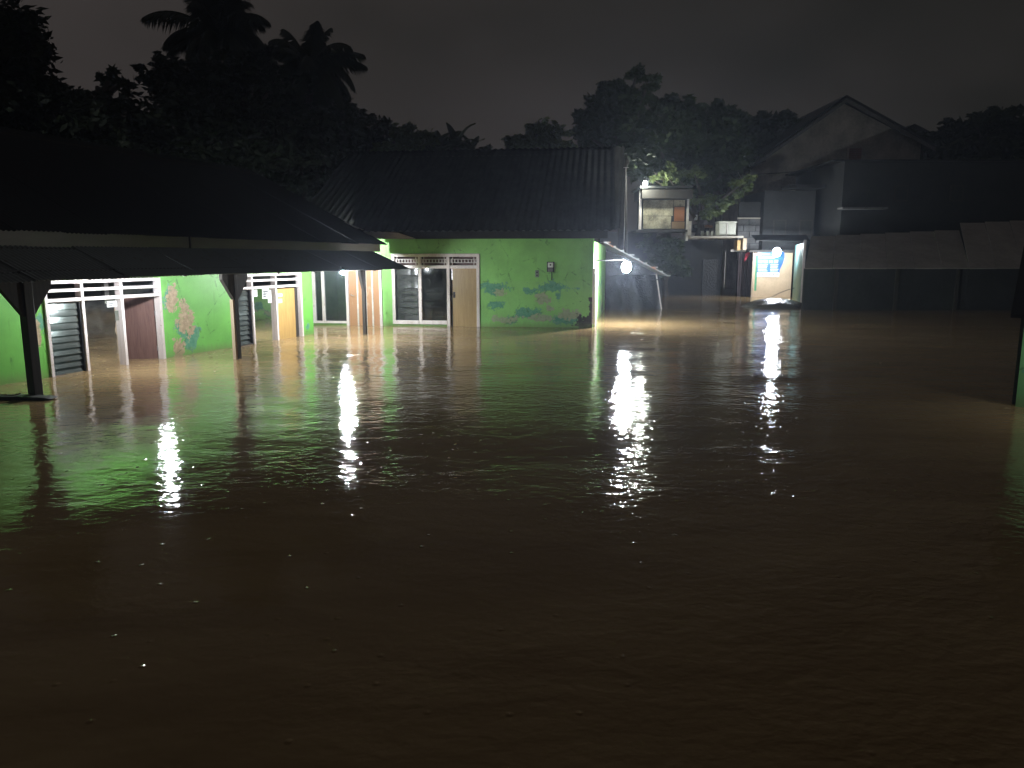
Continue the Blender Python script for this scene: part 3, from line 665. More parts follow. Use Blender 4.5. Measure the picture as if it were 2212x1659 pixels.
# purple-brown boarded wall
pb = thing('board_fence', 'purple brown vertical boards between the dark alley and the cream booth', 'fence', (hp(1606, 640)[0], 38, 0))
for k in range(6):
    xx = 1592 + k * 5; a_, b_ = hp(xx, 700, 38), hp(xx + 4.3, 545 - (k % 3), 38); obj('board', MB().box(a_[0], b_[0], 38 + .02 * (k % 2), 38.04 + .02 * (k % 2), -.6, b_[1]), M['purple_board'], pb)
obj('top_rail', hbox(MB(), 1590, 538, 1624, 543, .9, .98), M['fascia'], pb)
rp = obj('red_cloth', MB().slab((*([hp(1609, 548, 37.6)[0], 37.6]), hp(1609, 560, 37.6)[1]), (hp(1620, 541, 37.6)[0], 37.6, hp(1620, 545, 37.6)[1]), (hp(1622, 543, 37.6)[0], 37.75, hp(1620, 541, 37.6)[1]), (hp(1612, 545, 37.6)[0], 37.75, hp(1612, 549, 37.6)[1]), .12), simple('red_cloth', (.5, .03, .06), .7), loc=(hp(1615, 550, 37.6)[0], 37.6, 2.0))
tag(rp, 'small red cloth hanging on the boards beside the cream booth', 'cloth')

# ================================================================== cream booth with poster
BY = 37.0
bo = thing('cream_booth', 'cream plastered booth front with teal side sheets under a dazzling lamp', 'booth', (hp(1670, 640)[0], BY, 0))
cream = simple('cream_plaster', (.50, .38, .26), .7, var=.14, sc=1.5)
obj('front_wall', hbox(MB(), 1620, 546, 1713, 720, 0, .12), cream, bo)
obj('jamb', hbox(MB(), 1617, 544, 1627, 720, -.10, -.003), simple('pale_jamb', (.62, .54, .44), .6), bo)
obj('top_plate', hbox(MB(), 1617, 540, 1716, 545, -.12, .2), M['timber'], bo)
obj('green_stripe', hbox(MB(), 1629, 552, 1637.5, 628, -.012, -.002), simple('green_stripe_paint', (.06, .26, .13), .6), bo)
T1 = PY(1712, 640, BY); T2 = G(1730, 656)
TS = Frame((T2.x, T2.y), (T1.x, T1.y)); LT = (T1 - T2); LT.z = 0; LT = LT.length
sh_w = .55; me = corr_mesh('side_sheet', sh_w, 3.1, .14, .018, M['teal_sheet'], 6)
sr = M['teal_sheet']
for k in range(int(LT / sh_w) + 1):
    x = TS.u; y = Vector((0, 0, 1)); z = x.cross(y); rot = Matrix((x, y, z)).transposed()
    if k in (1, 2, 3): 
        pass
    inst('side_sheet', me, bo, rot, TS.w((min(k * sh_w, LT - sh_w), 0, -.6)))
obj('end_post', MB(TS).box(-.08, .0, -.04, .06, -.6, 2.62), M['frame'], bo)
for q in (.9, 2.6): obj('window_bar', MB(TS).box(LT * .05, LT * .8, .03, .06, 1.5 + q * .2, 1.53 + q * .2), M['black'], bo)
obj('cross_bar', MB(TS).tube([(LT * .1, .05, 1.85), (LT * .75, .06, 2.15)], .02), M['black'], bo)
obj('drain_pipe', MB(TS).tube([(LT * .62, .06, 1.55), (LT * .62, .06, .3)], .04), simple('orange_pipe', (.45, .17, .06), .5), bo)
rr = MB(); a_ = hp(1640, 533, BY); rr.slab((hp(1625, 545, BY)[0], BY - .5, 2.72), (T1.x + .5, BY - .5, 2.68), (T1.x + .6, BY + .3, 3.0), (hp(1625, 545, BY)[0], BY + .3, 3.0), .03); obj('roof_sheet', rr, M['roof_tin'], bo)
# poster
po = thing('poster', 'blue and white printed poster, torn at the right, on the cream booth', 'poster', (hp(1660, 600)[0], BY - .03, hp(1660, 597)[1]))
px0, pz0 = hp(1634, 598, BY); px1, pz1 = hp(1686, 545, BY)
pt = NT('blue_print'); 
pm = pt.bsdf(pt.mix(pt.ramp(pt.noise(pt.coord(), 3, 3), .35, .65), (.03, .12, .42), (.06, .20, .50)), .35)
W_, H_ = px1 - px0, pz1 - pz0
obj('sheet', MB().prism([(px0, pz0), (px0 + W_ * .98, pz0), (px0 + W_ * 1.0, pz0 + H_ * .3), (px0 + W_ * 1.12, pz0 + H_ * .55), (px0 + W_ * 1.18, pz0 + H_ * .8), (px0 + W_ * 1.15, pz1), (px0, pz1)], BY - .035, BY - .03), pm, po)
yb = BY - .0365
def pbar(a, b, c, d, m, nm='printed_line', k=0): return obj(nm, MB().box(px0 + W_ * a, px0 + W_ * c, yb - .002 - k, yb - k, pz0 + H_ * b, pz0 + H_ * d), m, po)
white = simple('white_print', (.78, .80, .84), .5, var=.05); red = simple('magenta_print', (.55, .10, .28), .5, var=.1)
pbar(0.01, 0, .98, .18, white, 'white_footer')
for k in range(6): pbar(.05 + .16 * k, .09, .13 + .16 * k, .14, M['black'], k=.002); 
for k in range(5): pbar(.05 + .19 * k, .035, .19 + .19 * k, .055, simple('grey_print', (.3, .3, .32), .5), k=.002)
for col_, w0, w1 in ((0, .04, .46), (1, .58, .94)):
    for k in range(5): pbar(w0, .23 + .065 * k, w1 - .05 * ((k * 3 + col_) % 4) / 3, .255 + .065 * k, white)
for i in range(4):          # the row of photographs and the heading
    pbar(.04 + .23 * i, .56, .22 + .23 * i, .69, simple('photo_print', (.35 + .1 * (i % 2), .36, .38), .5, sc=9, var=.6), 'printed_picture')
def word(x, z, h, ws, m):
    for q in ws: pbar(x, z, x + q, z + h, m); x += q + .018
word(.08, .74, .07, (.05, .035, .04, .05, .03, .04, .04), white); word(.50, .74, .07, (.05, .04, .05, .035), white)
word(.22, .90, .05, (.05, .05, .04, .06, .04), red); word(.22, .83, .018, (.6,), red)
pbar(.05, .88, .16, .97, red, 'printed_emblem')
# guy rope and tarpaulin hump
ro = obj('rope', MB().tube([PY(1716 - 60 * q, 622 + 26 * q - 3 * math.sin(q * 3.1), 33.5 - 1.0 * q) for q in [i / 8 for i in range(9)]], .014), M['dark_metal'], loc=PY(1690, 635, 33)); tag(ro, 'slack dark rope slanting down into the water before the booth', 'rope')
def dome():
    c = G(1675, 662); mb = MB(); n, mrows = 36, 10; rr_ = random.Random(3)
    for j in range(mrows + 1):
        q = j / mrows
        for i in range(n):
            an = 2 * math.pi * i / n; rx = 1.30 * (1 + .10 * math.sin(2 * an + 1) + .05 * math.sin(5 * an)); ry = 1.5 * (1 + .08 * math.sin(3 * an))
            z = .34 * (1 - q ** 2.2) - .04 * (q == 1) + .025 * math.sin(7 * an + q * 5) * q
            mb.v.append(Vector((c.x + rx * q * math.cos(an), c.y + ry * q * math.sin(an), z - .03))); mb.uv.append((0, 0))
    for j in range(mrows):
        for i in range(n):
            a = j * n + i; b = j * n + (i + 1) % n; mb.f.append((a, b, b + n, a + n))
    t = NT('wet_grey_tarpaulin'); nn = t.noise(t.coord(), 3.5, 5, .6); n2 = t.noise(t.coord(), 18, 3, .6)
    m = t.bsdf(t.mix(nn, (.08, .08, .08), (.16, .15, .14)), .16, 0, t.bump(t.math('ADD', nn, t.math('MULTIPLY', n2, .25)), .7, .09))
    o = obj('tarpaulin', mb, m, smooth=True, loc=c); tag(o, 'wet grey tarpaulin bulging above the water before the cream booth', 'tarpaulin')
dome()

# ================================================================== right side: long dark lean-to, dark house, gable house
RY = 27.5
rb_ = thing('long_shed', 'long unlit shed with a broad pale sloping roof on the right', 'shed', (PY(1950, 690, RY)[0], RY, 0))
xl = PY(1736, 640, RY).x; ze = PY(1900, 579, RY).z
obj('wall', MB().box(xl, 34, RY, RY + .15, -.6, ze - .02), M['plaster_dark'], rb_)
m_rf = simple('pale_dusty_roof', (.27, .24, .215), .9, var=.2, sc=.8, bump=.2)
def zr_(px, py, Y): return PY(px, py, Y).z
k = 0; x = xl - .15; 
while x < 33:
    y1 = RY + 3.0; lift = 0 if x < PY(1977, 520, y1).x else .25
    q = MB(); slope_top = 2.75 + .0 + (x - xl) * .045 + lift; q.slab((x, RY - .35, ze + (k % 2) * .006), (x + .97, RY - .35, ze + (k % 2) * .006), (x + .97 + 1.45, y1, slope_top), (x + 1.45, y1, slope_top), .03)
    obj('roof_sheet', q, m_rf, rb_); x += .98; k += 1
fx = MB(); 
for px_ in (1800, 1930, 2060): 
    X_ = PY(px_, 640, RY).x; obj('wall_post', MB().box(X_, X_ + .12, RY - .06, RY - .002, -.6, ze - .03), M['timber'], rb_)

DY = 36.0
db = thing('dark_house', 'large unlit flat topped house filling the right behind the pale roof', 'house', (PY(2000, 500, DY)[0], DY, 0))
def dbx(mb, px0, py0, px1, py1, dy0, dy1, Y=DY): a = PY(px0, py1, Y); b = PY(px1, py0, Y); return mb.box(a.x, b.x, Y + dy0, Y + dy1, a.z, b.z)
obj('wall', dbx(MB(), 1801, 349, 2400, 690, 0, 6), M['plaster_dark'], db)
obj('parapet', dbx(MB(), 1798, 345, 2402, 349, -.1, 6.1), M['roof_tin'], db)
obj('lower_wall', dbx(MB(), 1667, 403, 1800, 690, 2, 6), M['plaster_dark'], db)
obj('canopy', dbx(MB(), 1718, 395, 1800, 402, .8, 1.9), M['black_sheet'], db)
obj('canopy', dbx(MB(), 1808, 449, 1905, 453, -.6, 0), M['trim_dim'], db, label='faint pale ledge on the dark wall')
for px_ in (1700, 1760, 1930, 2050): 
    wf = obj('window', dbx(MB(), px_, 470 if px_ < 1800 else 400, px_ + 32, 505 if px_ < 1800 else 435, (2 if px_ < 1800 else 0) - .04, (2 if px_ < 1800 else 0) - .003), M['timber'], db)
    obj('pane', dbx(MB(), px_ + 3, (470 if px_ < 1800 else 400) + 3, px_ + 29, (505 if px_ < 1800 else 435) - 3, (2 if px_ < 1800 else 0) - .05, (2 if px_ < 1800 else 0) - .042), M['inside_dark'], wf)
# block wall left of it
bw = thing('block_wall', 'bare concrete block wall above the cream booth lamp', 'wall', (PY(1640, 500, 38.5)[0], 38.5, 0))
mblk = simple('concrete_block', (.15, .15, .155), .9, var=.3, sc=3)
obj('backing', dbx(MB(), 1592, 436, 1668, 560, .06, .2, 38.5), M['plaster_dark'], bw)
rr_ = random.Random(2)
for r_ in range(5):
    for c_ in range(3):
        off = 12 * (r_ % 2); a0 = 1593 + c_ * 26 - off; a1 = a0 + 25
        a0 = max(a0, 1593); a1 = min(a1, 1667)
        if a1 - a0 > 3: obj('block', dbx(MB(), a0, 474 + r_ * 13, a1, 474 + r_ * 13 + 12, -rr_.uniform(0, .015), .058, 38.5), mblk, bw)
obj('coping', dbx(MB(), 1592, 470, 1668, 473, -.06, .2, 38.5), M['plaster_grey'], bw)
# gable house
GY = 46.0
gh = thing('gable_house', 'tall grey plastered house with a steep pitched gable on the right', 'house', (PY(1800, 400, GY)[0], GY, 0))
def gp_(px, py, Y=GY): q = PY(px, py, Y); return (q.x, q.z)
ap = gp_(1820, 222); el = gp_(1614, 368); er = gp_(1990, 310)
obj('wall', MB().prism([(el[0] + .1, -.6), (el[0] + .1, el[1]), ap, (er[0], er[1]), (er[0], -.6)], GY, GY + 9), M['plaster_grey'], gh)
def rfslab(a, b, nm, th=.14, y0=-.55): 
    q = MB(); q.slab((a[0], GY + y0, a[1]), (b[0], GY + y0, b[1]), (b[0], GY + 9.3, b[1]), (a[0], GY + 9.3, a[1]), th); return obj(nm, q, M['roof_tin'], gh)
pk = gp_(1820, 209); rfslab((gp_(1604, 362)), pk, 'roof_slope'); rfslab(pk, gp_(2012, 315), 'roof_slope')
for a, b in ((gp_(1604, 367), gp_(1820, 215)), (gp_(1820, 215), gp_(2010, 320))):
    q = MB(); q.slab((a[0], GY - .60, a[1] - .05), (b[0], GY - .60, b[1] - .05), (b[0], GY - .56, b[1] - .05), (a[0], GY - .56, a[1] - .05), .22); obj('barge_board', q, M['trim_dim'], gh)
bp = MB(); a_, b_ = gp_(1833, 346), gp_(1862, 320)
bk = simple('red_brick', (.22, .07, .05), .85, var=.3, sc=4)
for r_ in range(6):
    for c_ in range(3):
        w3 = (b_[0] - a_[0]) / 3; hh = (b_[1] - a_[1]) / 6; obj('brick', MB().box(a_[0] + c_ * w3, a_[0] + (c_ + .94) * w3, GY - .03, GY - .002, a_[1] + r_ * hh, a_[1] + (r_ + .88) * hh), bk, gh)
obj('plaster_strip', MB().box(a_[0] - .12, a_[0] - .02, GY - .05, GY - .002, a_[1], b_[1]), M['frame'], gh)
obj('awning', MB().slab((gp_(1612, 365)[0] - .6, GY - 1.2, gp_(1612, 372)[1]), (gp_(1640, 350)[0], GY - 1.2, gp_(1640, 352)[1]), (gp_(1640, 350)[0], GY - .61, gp_(1640, 352)[1]), (gp_(1612, 365)[0] - .6, GY - .61, gp_(1612, 372)[1]), .05), M['roof_tin'], gh)
# far small roof
fr_ = thing('far_house', 'tiny dark roof peak beyond the gable house', 'house', (PY(1975, 280, 60)[0], 60, 0))
a0, a1, a2 = (PY(1945, 284, 60), PY(1976, 267, 60), PY(2010, 284, 60))
obj('roof', MB().prism([(a0.x, a0.z), (a1.x, a1.z), (a2.x, a2.z)], 60, 66), M['roof_tin'], fr_); obj('wall', MB().box(a0.x + .3, a2.x - .3, 60.2, 65.8, -.6, a0.z), M['plaster_dark'], fr_)
# far right near house corner
Q = G(2193, 878); nh = thing('corner_house', 'corner of a pale green house at the right edge of the picture', 'house', Q)
M['green3'] = wall_paint('green_paint_right', [], [(.25, .45, .2, .06)], base=(.16, .40, .15))
NHF = Frame((Q.x, Q.y), (Q.x + 3, Q.y - 2.2))
obj('wall', MB(NHF).box(0, 4, -.15, 0, -.7, 2.4), M['green3'], nh); ew = Frame((Q.x + .06, Q.y + .16), (Q.x + .06 + .74 * 5, Q.y + .16 + 5)); obj('end_wall', MB(ew).box(0, 6, 0, .1, -.7, 2.4), M['plaster_dark'], nh)
q = MB(NHF); q.slab((-.10, 1.1, 1.22), (4, 1.1, 1.22), (4, -.4, 2.15), (-.10, -.4, 2.15), .04); obj('awning_sheet', q, M['roof_tin'], nh)
q = MB(NHF); q.box(0, 4, .003, .03, 1.14, 2.1); obj('shade_board', q, M['black_sheet'], nh)  # black board standing in for the awning's shade on the wall
lamp('porch_bulb', 'assumed dim bulb, out of view under the awning of the corner house, added to light its green wall', NHF.w((.95, .75, 1.0)), 1.2, arm=NHF.w((.95, .75, 1.38)), group=None)  # assumed lamp out of view, added so the strip of green wall is lit

# ================================================================== floating plank at the first post
q = G(60, 861); pf = Frame((q.x - 1.6, q.y + .02), (q.x, q.y)); L_ = 1.95
o = obj('floating_plank', MB(pf).prism([(0, -.02), (1.75, -.02), (1.98, .015), (1.9, .035), (1.5, .05), (.4, .045), (0, .03)], -.07, .13), M['timber'], loc=q, bevel=.01); tag(o, 'dark plank afloat against the foot of the nearest awning post', 'plank')
db_ = MB(pf); rr_ = random.Random(8)
for k in range(26):
    a = rr_.uniform(0.1, 1.6); b = rr_.uniform(-.02, .1); an = rr_.uniform(-.6, .6); l = rr_.uniform(.05, .16)
    db_.tube([(a, b, .05), (a + l * math.cos(an), b + l * math.sin(an) * .4, .055 + rr_.uniform(0, .02))], .006, 4)
o = obj('twigs', db_, M['timber_pale'], loc=q, kind='stuff'); tag(o, 'twigs and litter caught on the floating plank', 'litter')

# floating leaves and scum drawn into the slack water by the walls
lt = MB(); rr_ = random.Random(21)
for k in range(150):
    if k < 70: q = A.w((rr_.uniform(-.5, 8.2), abs(rr_.gauss(0, .5)) + .05, 0))
    elif k < 110: q = B.w((rr_.uniform(.5, 6), abs(rr_.gauss(0, .4)) + .05, 0))
    else: q = Vector((rr_.uniform(-5, 7), rr_.uniform(8, 22), 0))
    an = rr_.uniform(0, 6.28); l = rr_.uniform(.02, .055); u_ = Vector((math.cos(an), math.sin(an), 0)) * l; w_ = Vector((-u_.y, u_.x, 0)) * .45
    b = len(lt.v); h_ = Vector((0, 0, .012)); lt.v += [q - u_ + h_, q + w_ + h_ * 1.6, q + u_ + h_, q - w_ + h_ * 1.3]; lt.uv += [(0, 0)] * 4; lt.f.append((b, b + 1, b + 2, b + 3))
obj('floating_litter', lt, simple('wet_leaf_litter', (.30, .24, .13), .4, var=.5, sc=20), kind='stuff')

# ================================================================== trees
def leaves(mb_v, mb_f, centre, rad, n, size, rng, squash=.8, clump=None):
    """leaf-sized folded quads in sub-clumps through an ellipsoid"""
    k = clump or max(6, n // 34); d = rng.normal(size=(k, 3)); d /= np.linalg.norm(d, axis=1)[:, None]
    cc = d * (rng.random(k) ** .45)[:, None] * .92
    ci = rng.integers(0, k, n); off = rng.normal(size=(n, 3)) * .12
    p = (cc[ci] + off) * np.array(rad) + np.array(centre)
    a = rng.normal(size=(n, 3)); a[:, 2] *= .6; a /= np.linalg.norm(a, axis=1)[:, None]
    b = np.cross(a, rng.normal(size=(n, 3))); b /= np.linalg.norm(b, axis=1)[:, None]
    s = size * (.6 + .8 * rng.random(n))[:, None]
    v = np.stack([p - a * s, p + b * s * .42 - a * s * .1, p + a * s, p - b * s * .42 - a * s * .1], 1).reshape(-1, 3)
    base = sum(len(x) for x in mb_v); mb_v.append(v); mb_f.append(np.arange(n * 4).reshape(-1, 4) + base)
def tree(label, lobes, Y, n=2200, size=.16, mat='leaf', trunk=None, name='broadleaf_tree', group='trees behind the flooded houses', depth=.8, seed=0, ground=-1.3):
    rng = np.random.default_rng(seed + 11); cen = []
    for (px, py, rx, ry) in lobes:
        c = PY(px, py, Y + rng.uniform(-1, 1) * depth * 1.2); sc = Y / 1625; cen.append((c, rx * sc, ry * sc))
    tx = trunk if trunk is not None else sum(l[0] for l in lobes) / len(lobes)
    base = PY(tx, 560, Y); base.z = ground; t = thing(name, label, 'tree', base, group)
    vs, fs = [], []; tot = sum(a * b for _, a, b in cen)
    for c, a, b in cen: leaves(vs, fs, c, (a, max(a, b) * depth, b), int(n * a * b / tot) + 60, size, rng)
    v = np.concatenate(vs) - np.array(base); f = np.concatenate(fs)
    me = bpy.data.meshes.new('crown'); me.from_pydata(v.tolist(), [], f.tolist()); me.materials.append(M[mat]); o = bpy.data.objects.new('crown', me); C.objects.link(o); o.parent = t
    low = min(c.z - b for c, a, b in cen); mid = Vector((base.x, Y, max(low + .2, ground + 1)))
    tm = MB(); rt = .11 + .012 * (cen[0][0].z); tm.tube([base, (base + mid) / 2 + Vector((.1, .05, 0)), mid], [rt * 1.4, rt, rt * .8], 8)
    for c, a, b in cen: tm.tube([mid - Vector((0, 0, .3)), (mid + c) / 2 + Vector((rng.normal() * .15, 0, .1)), c, c + Vector((rng.normal() * a * .4, 0, b * .6))], [rt * .6, rt * .4, rt * .22, .015], 6)
    obj('trunk', tm, M['bark'], t); return t
def palm(label, px, py, Y, fr_len, fronds, seed, extra=15, name='coconut_palm', trunk_px=None, mat='leaf_palm'):
    rng = random.Random(seed); c = PY(px, py, Y); base = Vector((c.x + .8, Y, -1.3)); t = thing(name, label, 'palm', base, 'palms behind the left green house')
    tm = MB(); pts = [base.lerp(c, q) + Vector((-.35 * math.sin(q * 3.1), 0, 0)) for q in [i / 6 for i in range(7)]]; tm.tube(pts, [.22, .17, .15, .14, .13, .12, .13], 9); obj('trunk', tm, M['bark'], t)
    for (az, el, L, droop) in list(fronds) + [(rng.uniform(0, 360), rng.uniform(-10, 88), rng.uniform(.75, 1.05), rng.uniform(.5, 1.3)) for _ in range(extra)]:
        mb = MB(); az, el = R(az), R(el); L *= fr_len; d = Vector((math.cos(az) * math.cos(el), math.sin(az) * math.cos(el), math.sin(el))); pp = c.copy(); pts = [pp.copy()]; N_ = 16
        for i in range(N_):
            d = (d + Vector((0, 0, -droop / N_ * (1 + i * .12)))).normalized(); pp = pp + d * (L / N_); pts.append(pp.copy())
        mb.tube(pts, [.035 * (1 - i / (N_ + 1)) + .006 for i in range(N_ + 1)], 5)
        for i in range(1, N_):
            for sub in range(5):
                q = pts[i].lerp(pts[i + 1], sub / 5); tt = (pts[i + 1] - pts[i]).normalized(); side = tt.cross(Vector((0, 0, 1))).normalized(); k = (i + sub / 5) / N_
                ll = L * .31 * math.sin(math.pi * min(1, .12 + k * .86)) ** .6
                for sg in (-1, 1):
                    dr = (side * sg * .75 + tt * .55 + Vector((0, 0, -.55 + rng.uniform(-.25, .15)))).normalized(); e_ = q + dr * ll * rng.uniform(.8, 1.1) + Vector((0, 0, -ll * .2)); m_ = q.lerp(e_, .45) + Vector((0, 0, ll * .05)); wv = tt * .03
                    b = len(mb.v); mb.v += [q - wv * .6, q + wv * .6, m_ + wv, m_ - wv, e_]; mb.uv += [(0, 0)] * 5; mb.f += [(b, b + 1, b + 2, b + 3), (b + 3, b + 2, b + 4)]
        obj('frond', mb, M[mat], t)
    return t

tree('huge dark tree at the left edge, tallest of the left mass', [(10, 60, 75, 60), (60, 110, 62, 60), (20, 190, 120, 90), (110, 230, 85, 60), (150, 300, 110, 90), (30, 340, 140, 110)], 21, 15000, .13, seed=1, mat='leaf_unlit', trunk=40)
tree('round dark tree right of the huge left edge tree', [(200, 260, 90, 70), (260, 300, 110, 100), (170, 420, 150, 90), (330, 400, 130, 110)], 24, 12000, .14, seed=2, mat='leaf_unlit', trunk=240)
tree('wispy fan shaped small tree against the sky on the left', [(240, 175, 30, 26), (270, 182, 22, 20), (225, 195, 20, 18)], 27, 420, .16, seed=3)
tree('dark dense tree under the left coconut palm', [(340, 160, 48, 38), (400, 200, 80, 70), (480, 170, 70, 55), (440, 300, 140, 100), (560, 150, 55, 35), (590, 185, 45, 45), (575, 115, 13, 13), (540, 300, 120, 120)], 26, 17000, .14, seed=4, mat='leaf_unlit', trunk=430)
tree('dark tree below the right coconut palm', [(650, 210, 80, 60), (700, 265, 70, 60), (640, 320, 120, 90), (745, 290, 55, 50), (700, 420, 150, 80)], 27, 12000, .14, seed=5, mat='leaf_unlit', trunk=660)
palm('tall coconut palm with one long frond reaching left', 470, 78, 29, 2.3, [(186, 44, 1.25, .75), (100, 78, 1.1, .5), (60, 70, 1.05, .9), (20, 60, 1.0, 1.1), (330, 55, 1.0, 1.2), (150, 68, 1.0, .7), (0, 35, .95, 1.2), (200, 75, .9, .6), (260, 60, .9, 1.1), (300, 75, 1.1, .8), (10, 10, .9, 1.4), (170, 5, .7, 1.6), (230, 15, .8, 1.4), (90, 50, 1.1, 1.0), (40, 85, 1.1, .4), (350, 75, 1.2, .9), (270, 5, .8, 1.3), (320, 20, .9, 1.3), (135, 80, .95, .6), (290, 85, .9, .6)], 4)
palm('shorter coconut palm with drooping fronds at the right of the tall one', 668, 150, 27, 2.0, [(168, 52, 1.05, .8), (150, 68, .95, .6), (20, 50, .95, .9), (60, 60, 1.0, 1.0), (350, 30, 1.05, 1.3), (330, 10, 1.1, 1.5), (0, -5, 1.0, 1.6), (200, 30, .9, 1.4), (240, 30, .9, 1.3), (280, 40, .9, 1.2), (300, 70, .9, .8), (100, 70, .9, .8), (30, 75, .85, .7), (185, 5, .8, 1.5), (310, -10, .9, 1.6), (350, 60, .95, 1.0), (260, -5, .9, 1.5), (40, 20, 1.0, 1.3)], 9)
tree('low bushy tree descending right of the palms', [(770, 260, 36, 30), (820, 285, 42, 30), (760, 320, 60, 50)], 30, 3600, .13, seed=6, mat='leaf_unlit')
tree('leafy shrub tree with paler leaf colour imitating faint light left of the big roof ridge', [(852, 292, 26, 24), (865, 312, 32, 22), (905, 300, 40, 28), (835, 322, 30, 20), (880, 285, 24, 18)], 29, 2300, .13, 'leaf_lit', seed=7)
def banana(label, px, py, Y, seed, n=11, L=1.1):
    rng = random.Random(seed); c = PY(px, py, Y); base = Vector((c.x, Y, -1.3)); t = thing('banana_plant', label, 'plant', base, 'banana plants by the roof ridge')
    obj('stem', MB().tube([base, c], [.14, .1], 8), M['bark'], t)
    for i in range(n):
        az = 2 * math.pi * i / n + rng.uniform(-.3, .3); el = R(rng.uniform(25, 80)); d = Vector((math.cos(az) * math.cos(el), math.sin(az) * math.cos(el), math.sin(el))); p_ = c.copy(); mb = MB(); N_ = 6; ln = L * rng.uniform(.7, 1.15); rows_ = []
        for k in range(N_ + 1):
            side = d.cross(Vector((0, 0, 1))).normalized(); wv = .17 * math.sin(math.pi * (.12 + .82 * k / N_)); 
            b = len(mb.v); mb.v += [p_ - side * wv + Vector((0, 0, .04)), p_.copy(), p_ + side * wv + Vector((0, 0, .04))]; mb.uv += [(0, 0)] * 3
            if k: mb.f += [(b - 3, b - 2, b + 1, b), (b - 2, b - 1, b + 2, b + 1)]
            d = (d + Vector((0, 0, -.22))).normalized(); p_ = p_ + d * ln / N_
        obj('leaf', mb, M['leaf'], t)
banana('banana plant with broad paddle leaves left of the ridge gap', 985, 318, 29, 1); banana('banana plant low at the end of the ridge foliage', 1018, 332, 29.5, 2, 9, .8); banana('banana plant in the middle of the ridge foliage', 945, 322, 30, 3, 10, .9)
tree('leafy mass under the banana plants along the roof ridge', [(950, 318, 50, 24), (1000, 325, 36, 18), (900, 325, 50, 26)], 31.5, 2600, .13, seed=18)
tree('tiny round bush in the gap of the roof ridge', [(1052, 325, 16, 11)], 31, 260, .10, seed=8)
tree('small tree with leaf colour paled as if faintly lit right of the ridge gap', [(1120, 305, 34, 24), (1160, 290, 36, 28), (1200, 300, 36, 26), (1110, 320, 28, 16), (1225, 318, 26, 18)], 33, 3000, .14, 'leaf_lit', seed=9)
tree('tall irregular tree standing highest right of centre', [(1375, 160, 18, 18), (1398, 182, 26, 15), (1340, 195, 36, 26), (1300, 215, 38, 32), (1360, 225, 42, 34), (1262, 252, 28, 26), (1320, 265, 62, 40), (1260, 290, 30, 26), (1390, 285, 60, 46), (1330, 330, 80, 40)], 35, 6500, .24, seed=10, trunk=1340)
tree('rounded dark tree right of the tall irregular tree', [(1450, 225, 34, 24), (1420, 250, 42, 34), (1470, 255, 40, 40), (1440, 310, 70, 50), (1400, 350, 80, 40)], 43, 4200, .25, seed=11)
tree('broad dark tree behind the raised hut', [(1530, 250, 34, 26), (1560, 240, 30, 26), (1600, 262, 34, 26), (1550, 300, 80, 50), (1530, 370, 80, 60), (1470, 400, 60, 60), (1590, 340, 60, 50)], 42, 5200, .28, seed=12)
tree('dark tree touching the left slope of the gable roof', [(1640, 262, 34, 20), (1675, 262, 34, 22), (1710, 262, 22, 16), (1650, 300, 70, 40), (1620, 340, 50, 50)], 50, 2600, .32, seed=13)
tree('slender tree lit by the hut lamp, leaning beside the white tank', [(1455, 370, 30, 16), (1445, 385, 24, 12), (1500, 375, 26, 18), (1505, 430, 26, 24), (1540, 440, 34, 24), (1525, 460, 24, 16), (1570, 430, 26, 20), (1600, 400, 30, 24), (1420, 378, 18, 10), (1412, 388, 12, 8)], 37.9, 1900, .15, 'leaf_lit', trunk=1508, seed=14, ground=2.86)
tree('leafy creeper mass hanging under the raised hut', [(1400, 530, 36, 26), (1450, 530, 32, 24), (1430, 565, 44, 30), (1470, 575, 22, 34)], 38.3, 3600, .12, seed=15, group=None, name='creeper')
tree('broad dark tree at the right edge beyond the dark house', [(2060, 285, 46, 30), (2110, 268, 50, 30), (2160, 262, 46, 26), (2200, 290, 40, 36), (2120, 310, 110, 40), (2030, 312, 30, 26), (2250, 300, 60, 60), (2100, 345, 140, 40)], 48, 5200, .32, seed=16)
tree('low hedge like tree between the gable and the right edge tree', [(1955, 290, 26, 12), (1990, 300, 34, 18), (2025, 330, 50, 26)], 52, 1800, .2, seed=17)

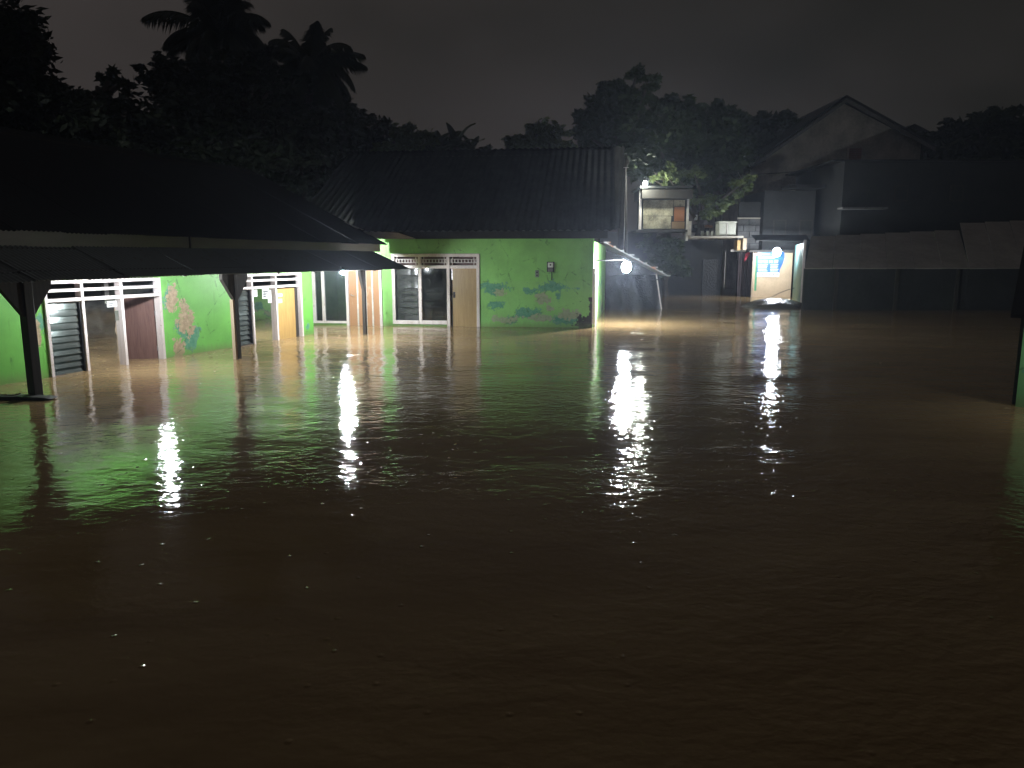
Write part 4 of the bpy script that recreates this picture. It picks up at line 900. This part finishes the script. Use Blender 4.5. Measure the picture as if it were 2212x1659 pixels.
# ================================================================== cables and pole
up = thing('utility_pole', 'thin pole with pale insulators at the left of the gable house', 'pole', (PY(1609, 400, 41)[0], 41, -.8))
b_ = PY(1609, 335, 41); obj('pole_shaft', MB().tube([(b_.x, 41, -.8), (b_.x, 41, b_.z)], [.07, .05], 8), M['dark_metal'], up)
for py_ in (342, 352, 392, 402): q = PY(1608, py_, 40.9); obj('insulator', MB().tube([q, q + Vector((0, 0, .13))], .05, 8), M['paper'], up)
obj('stay', MB().tube([PY(1594, 372, 41), PY(1606, 392, 41)], .02), M['fascia'], up)
def cable(label, pts, r=.014):
    P = [PY(*p) for p in pts]; o = obj('cable', MB().tube(P, r, 5), M['dark_metal'], loc=P[0]); tag(o, label, 'cable'); return o
cable('power cable sagging from the hut lamp up to the thin pole', [(1440, 407, 36), (1490, 402, 36.8), (1530, 393, 37.7), (1570, 381, 39), (1609, 362, 41)], .02)
cable('cable running from the thin pole across the grey gable wall', [(1609, 378, 41), (1680, 374, 39), (1740, 369, 38), (1830, 352, 36)], .02)
cable('cable rising steeply from the thin pole before the gable roof', [(1609, 362, 41), (1640, 345, 40), (1700, 300, 40), (1760, 250, 40)], .012)
tl = thing('thin_mast', 'thin vertical mast beside the right end of the big dark roof', 'mast', (PY(1352, 560, 30)[0], 30, -.6))
q = PY(1352, 362, 30); obj('mast_tube', MB().tube([(q.x, 30, -.6), (q.x, 30, q.z)], .016), M['fascia'], tl); obj('mast_cap', MB().tube([(q.x - .12, 30, q.z), (q.x + .12, 30, q.z)], .01), M['fascia'], tl)

# ================================================================== misty air, added to imitate the lens glow around the lamps
HAZE = .0019
hz = MB().box(-60, 70, -8, 75, -2.7, 16)
t = NT('glow_mist'); vol = t.n('ShaderNodeVolumePrincipled'); t.set(vol.inputs['Color'], (.70, .80, 1.0)); vol.inputs['Density'].default_value = HAZE; vol.inputs['Anisotropy'].default_value = .72
t.t.links.new(vol.outputs[0], t.out.inputs['Volume'])
obj('haze', hz, t.m, kind='stuff')
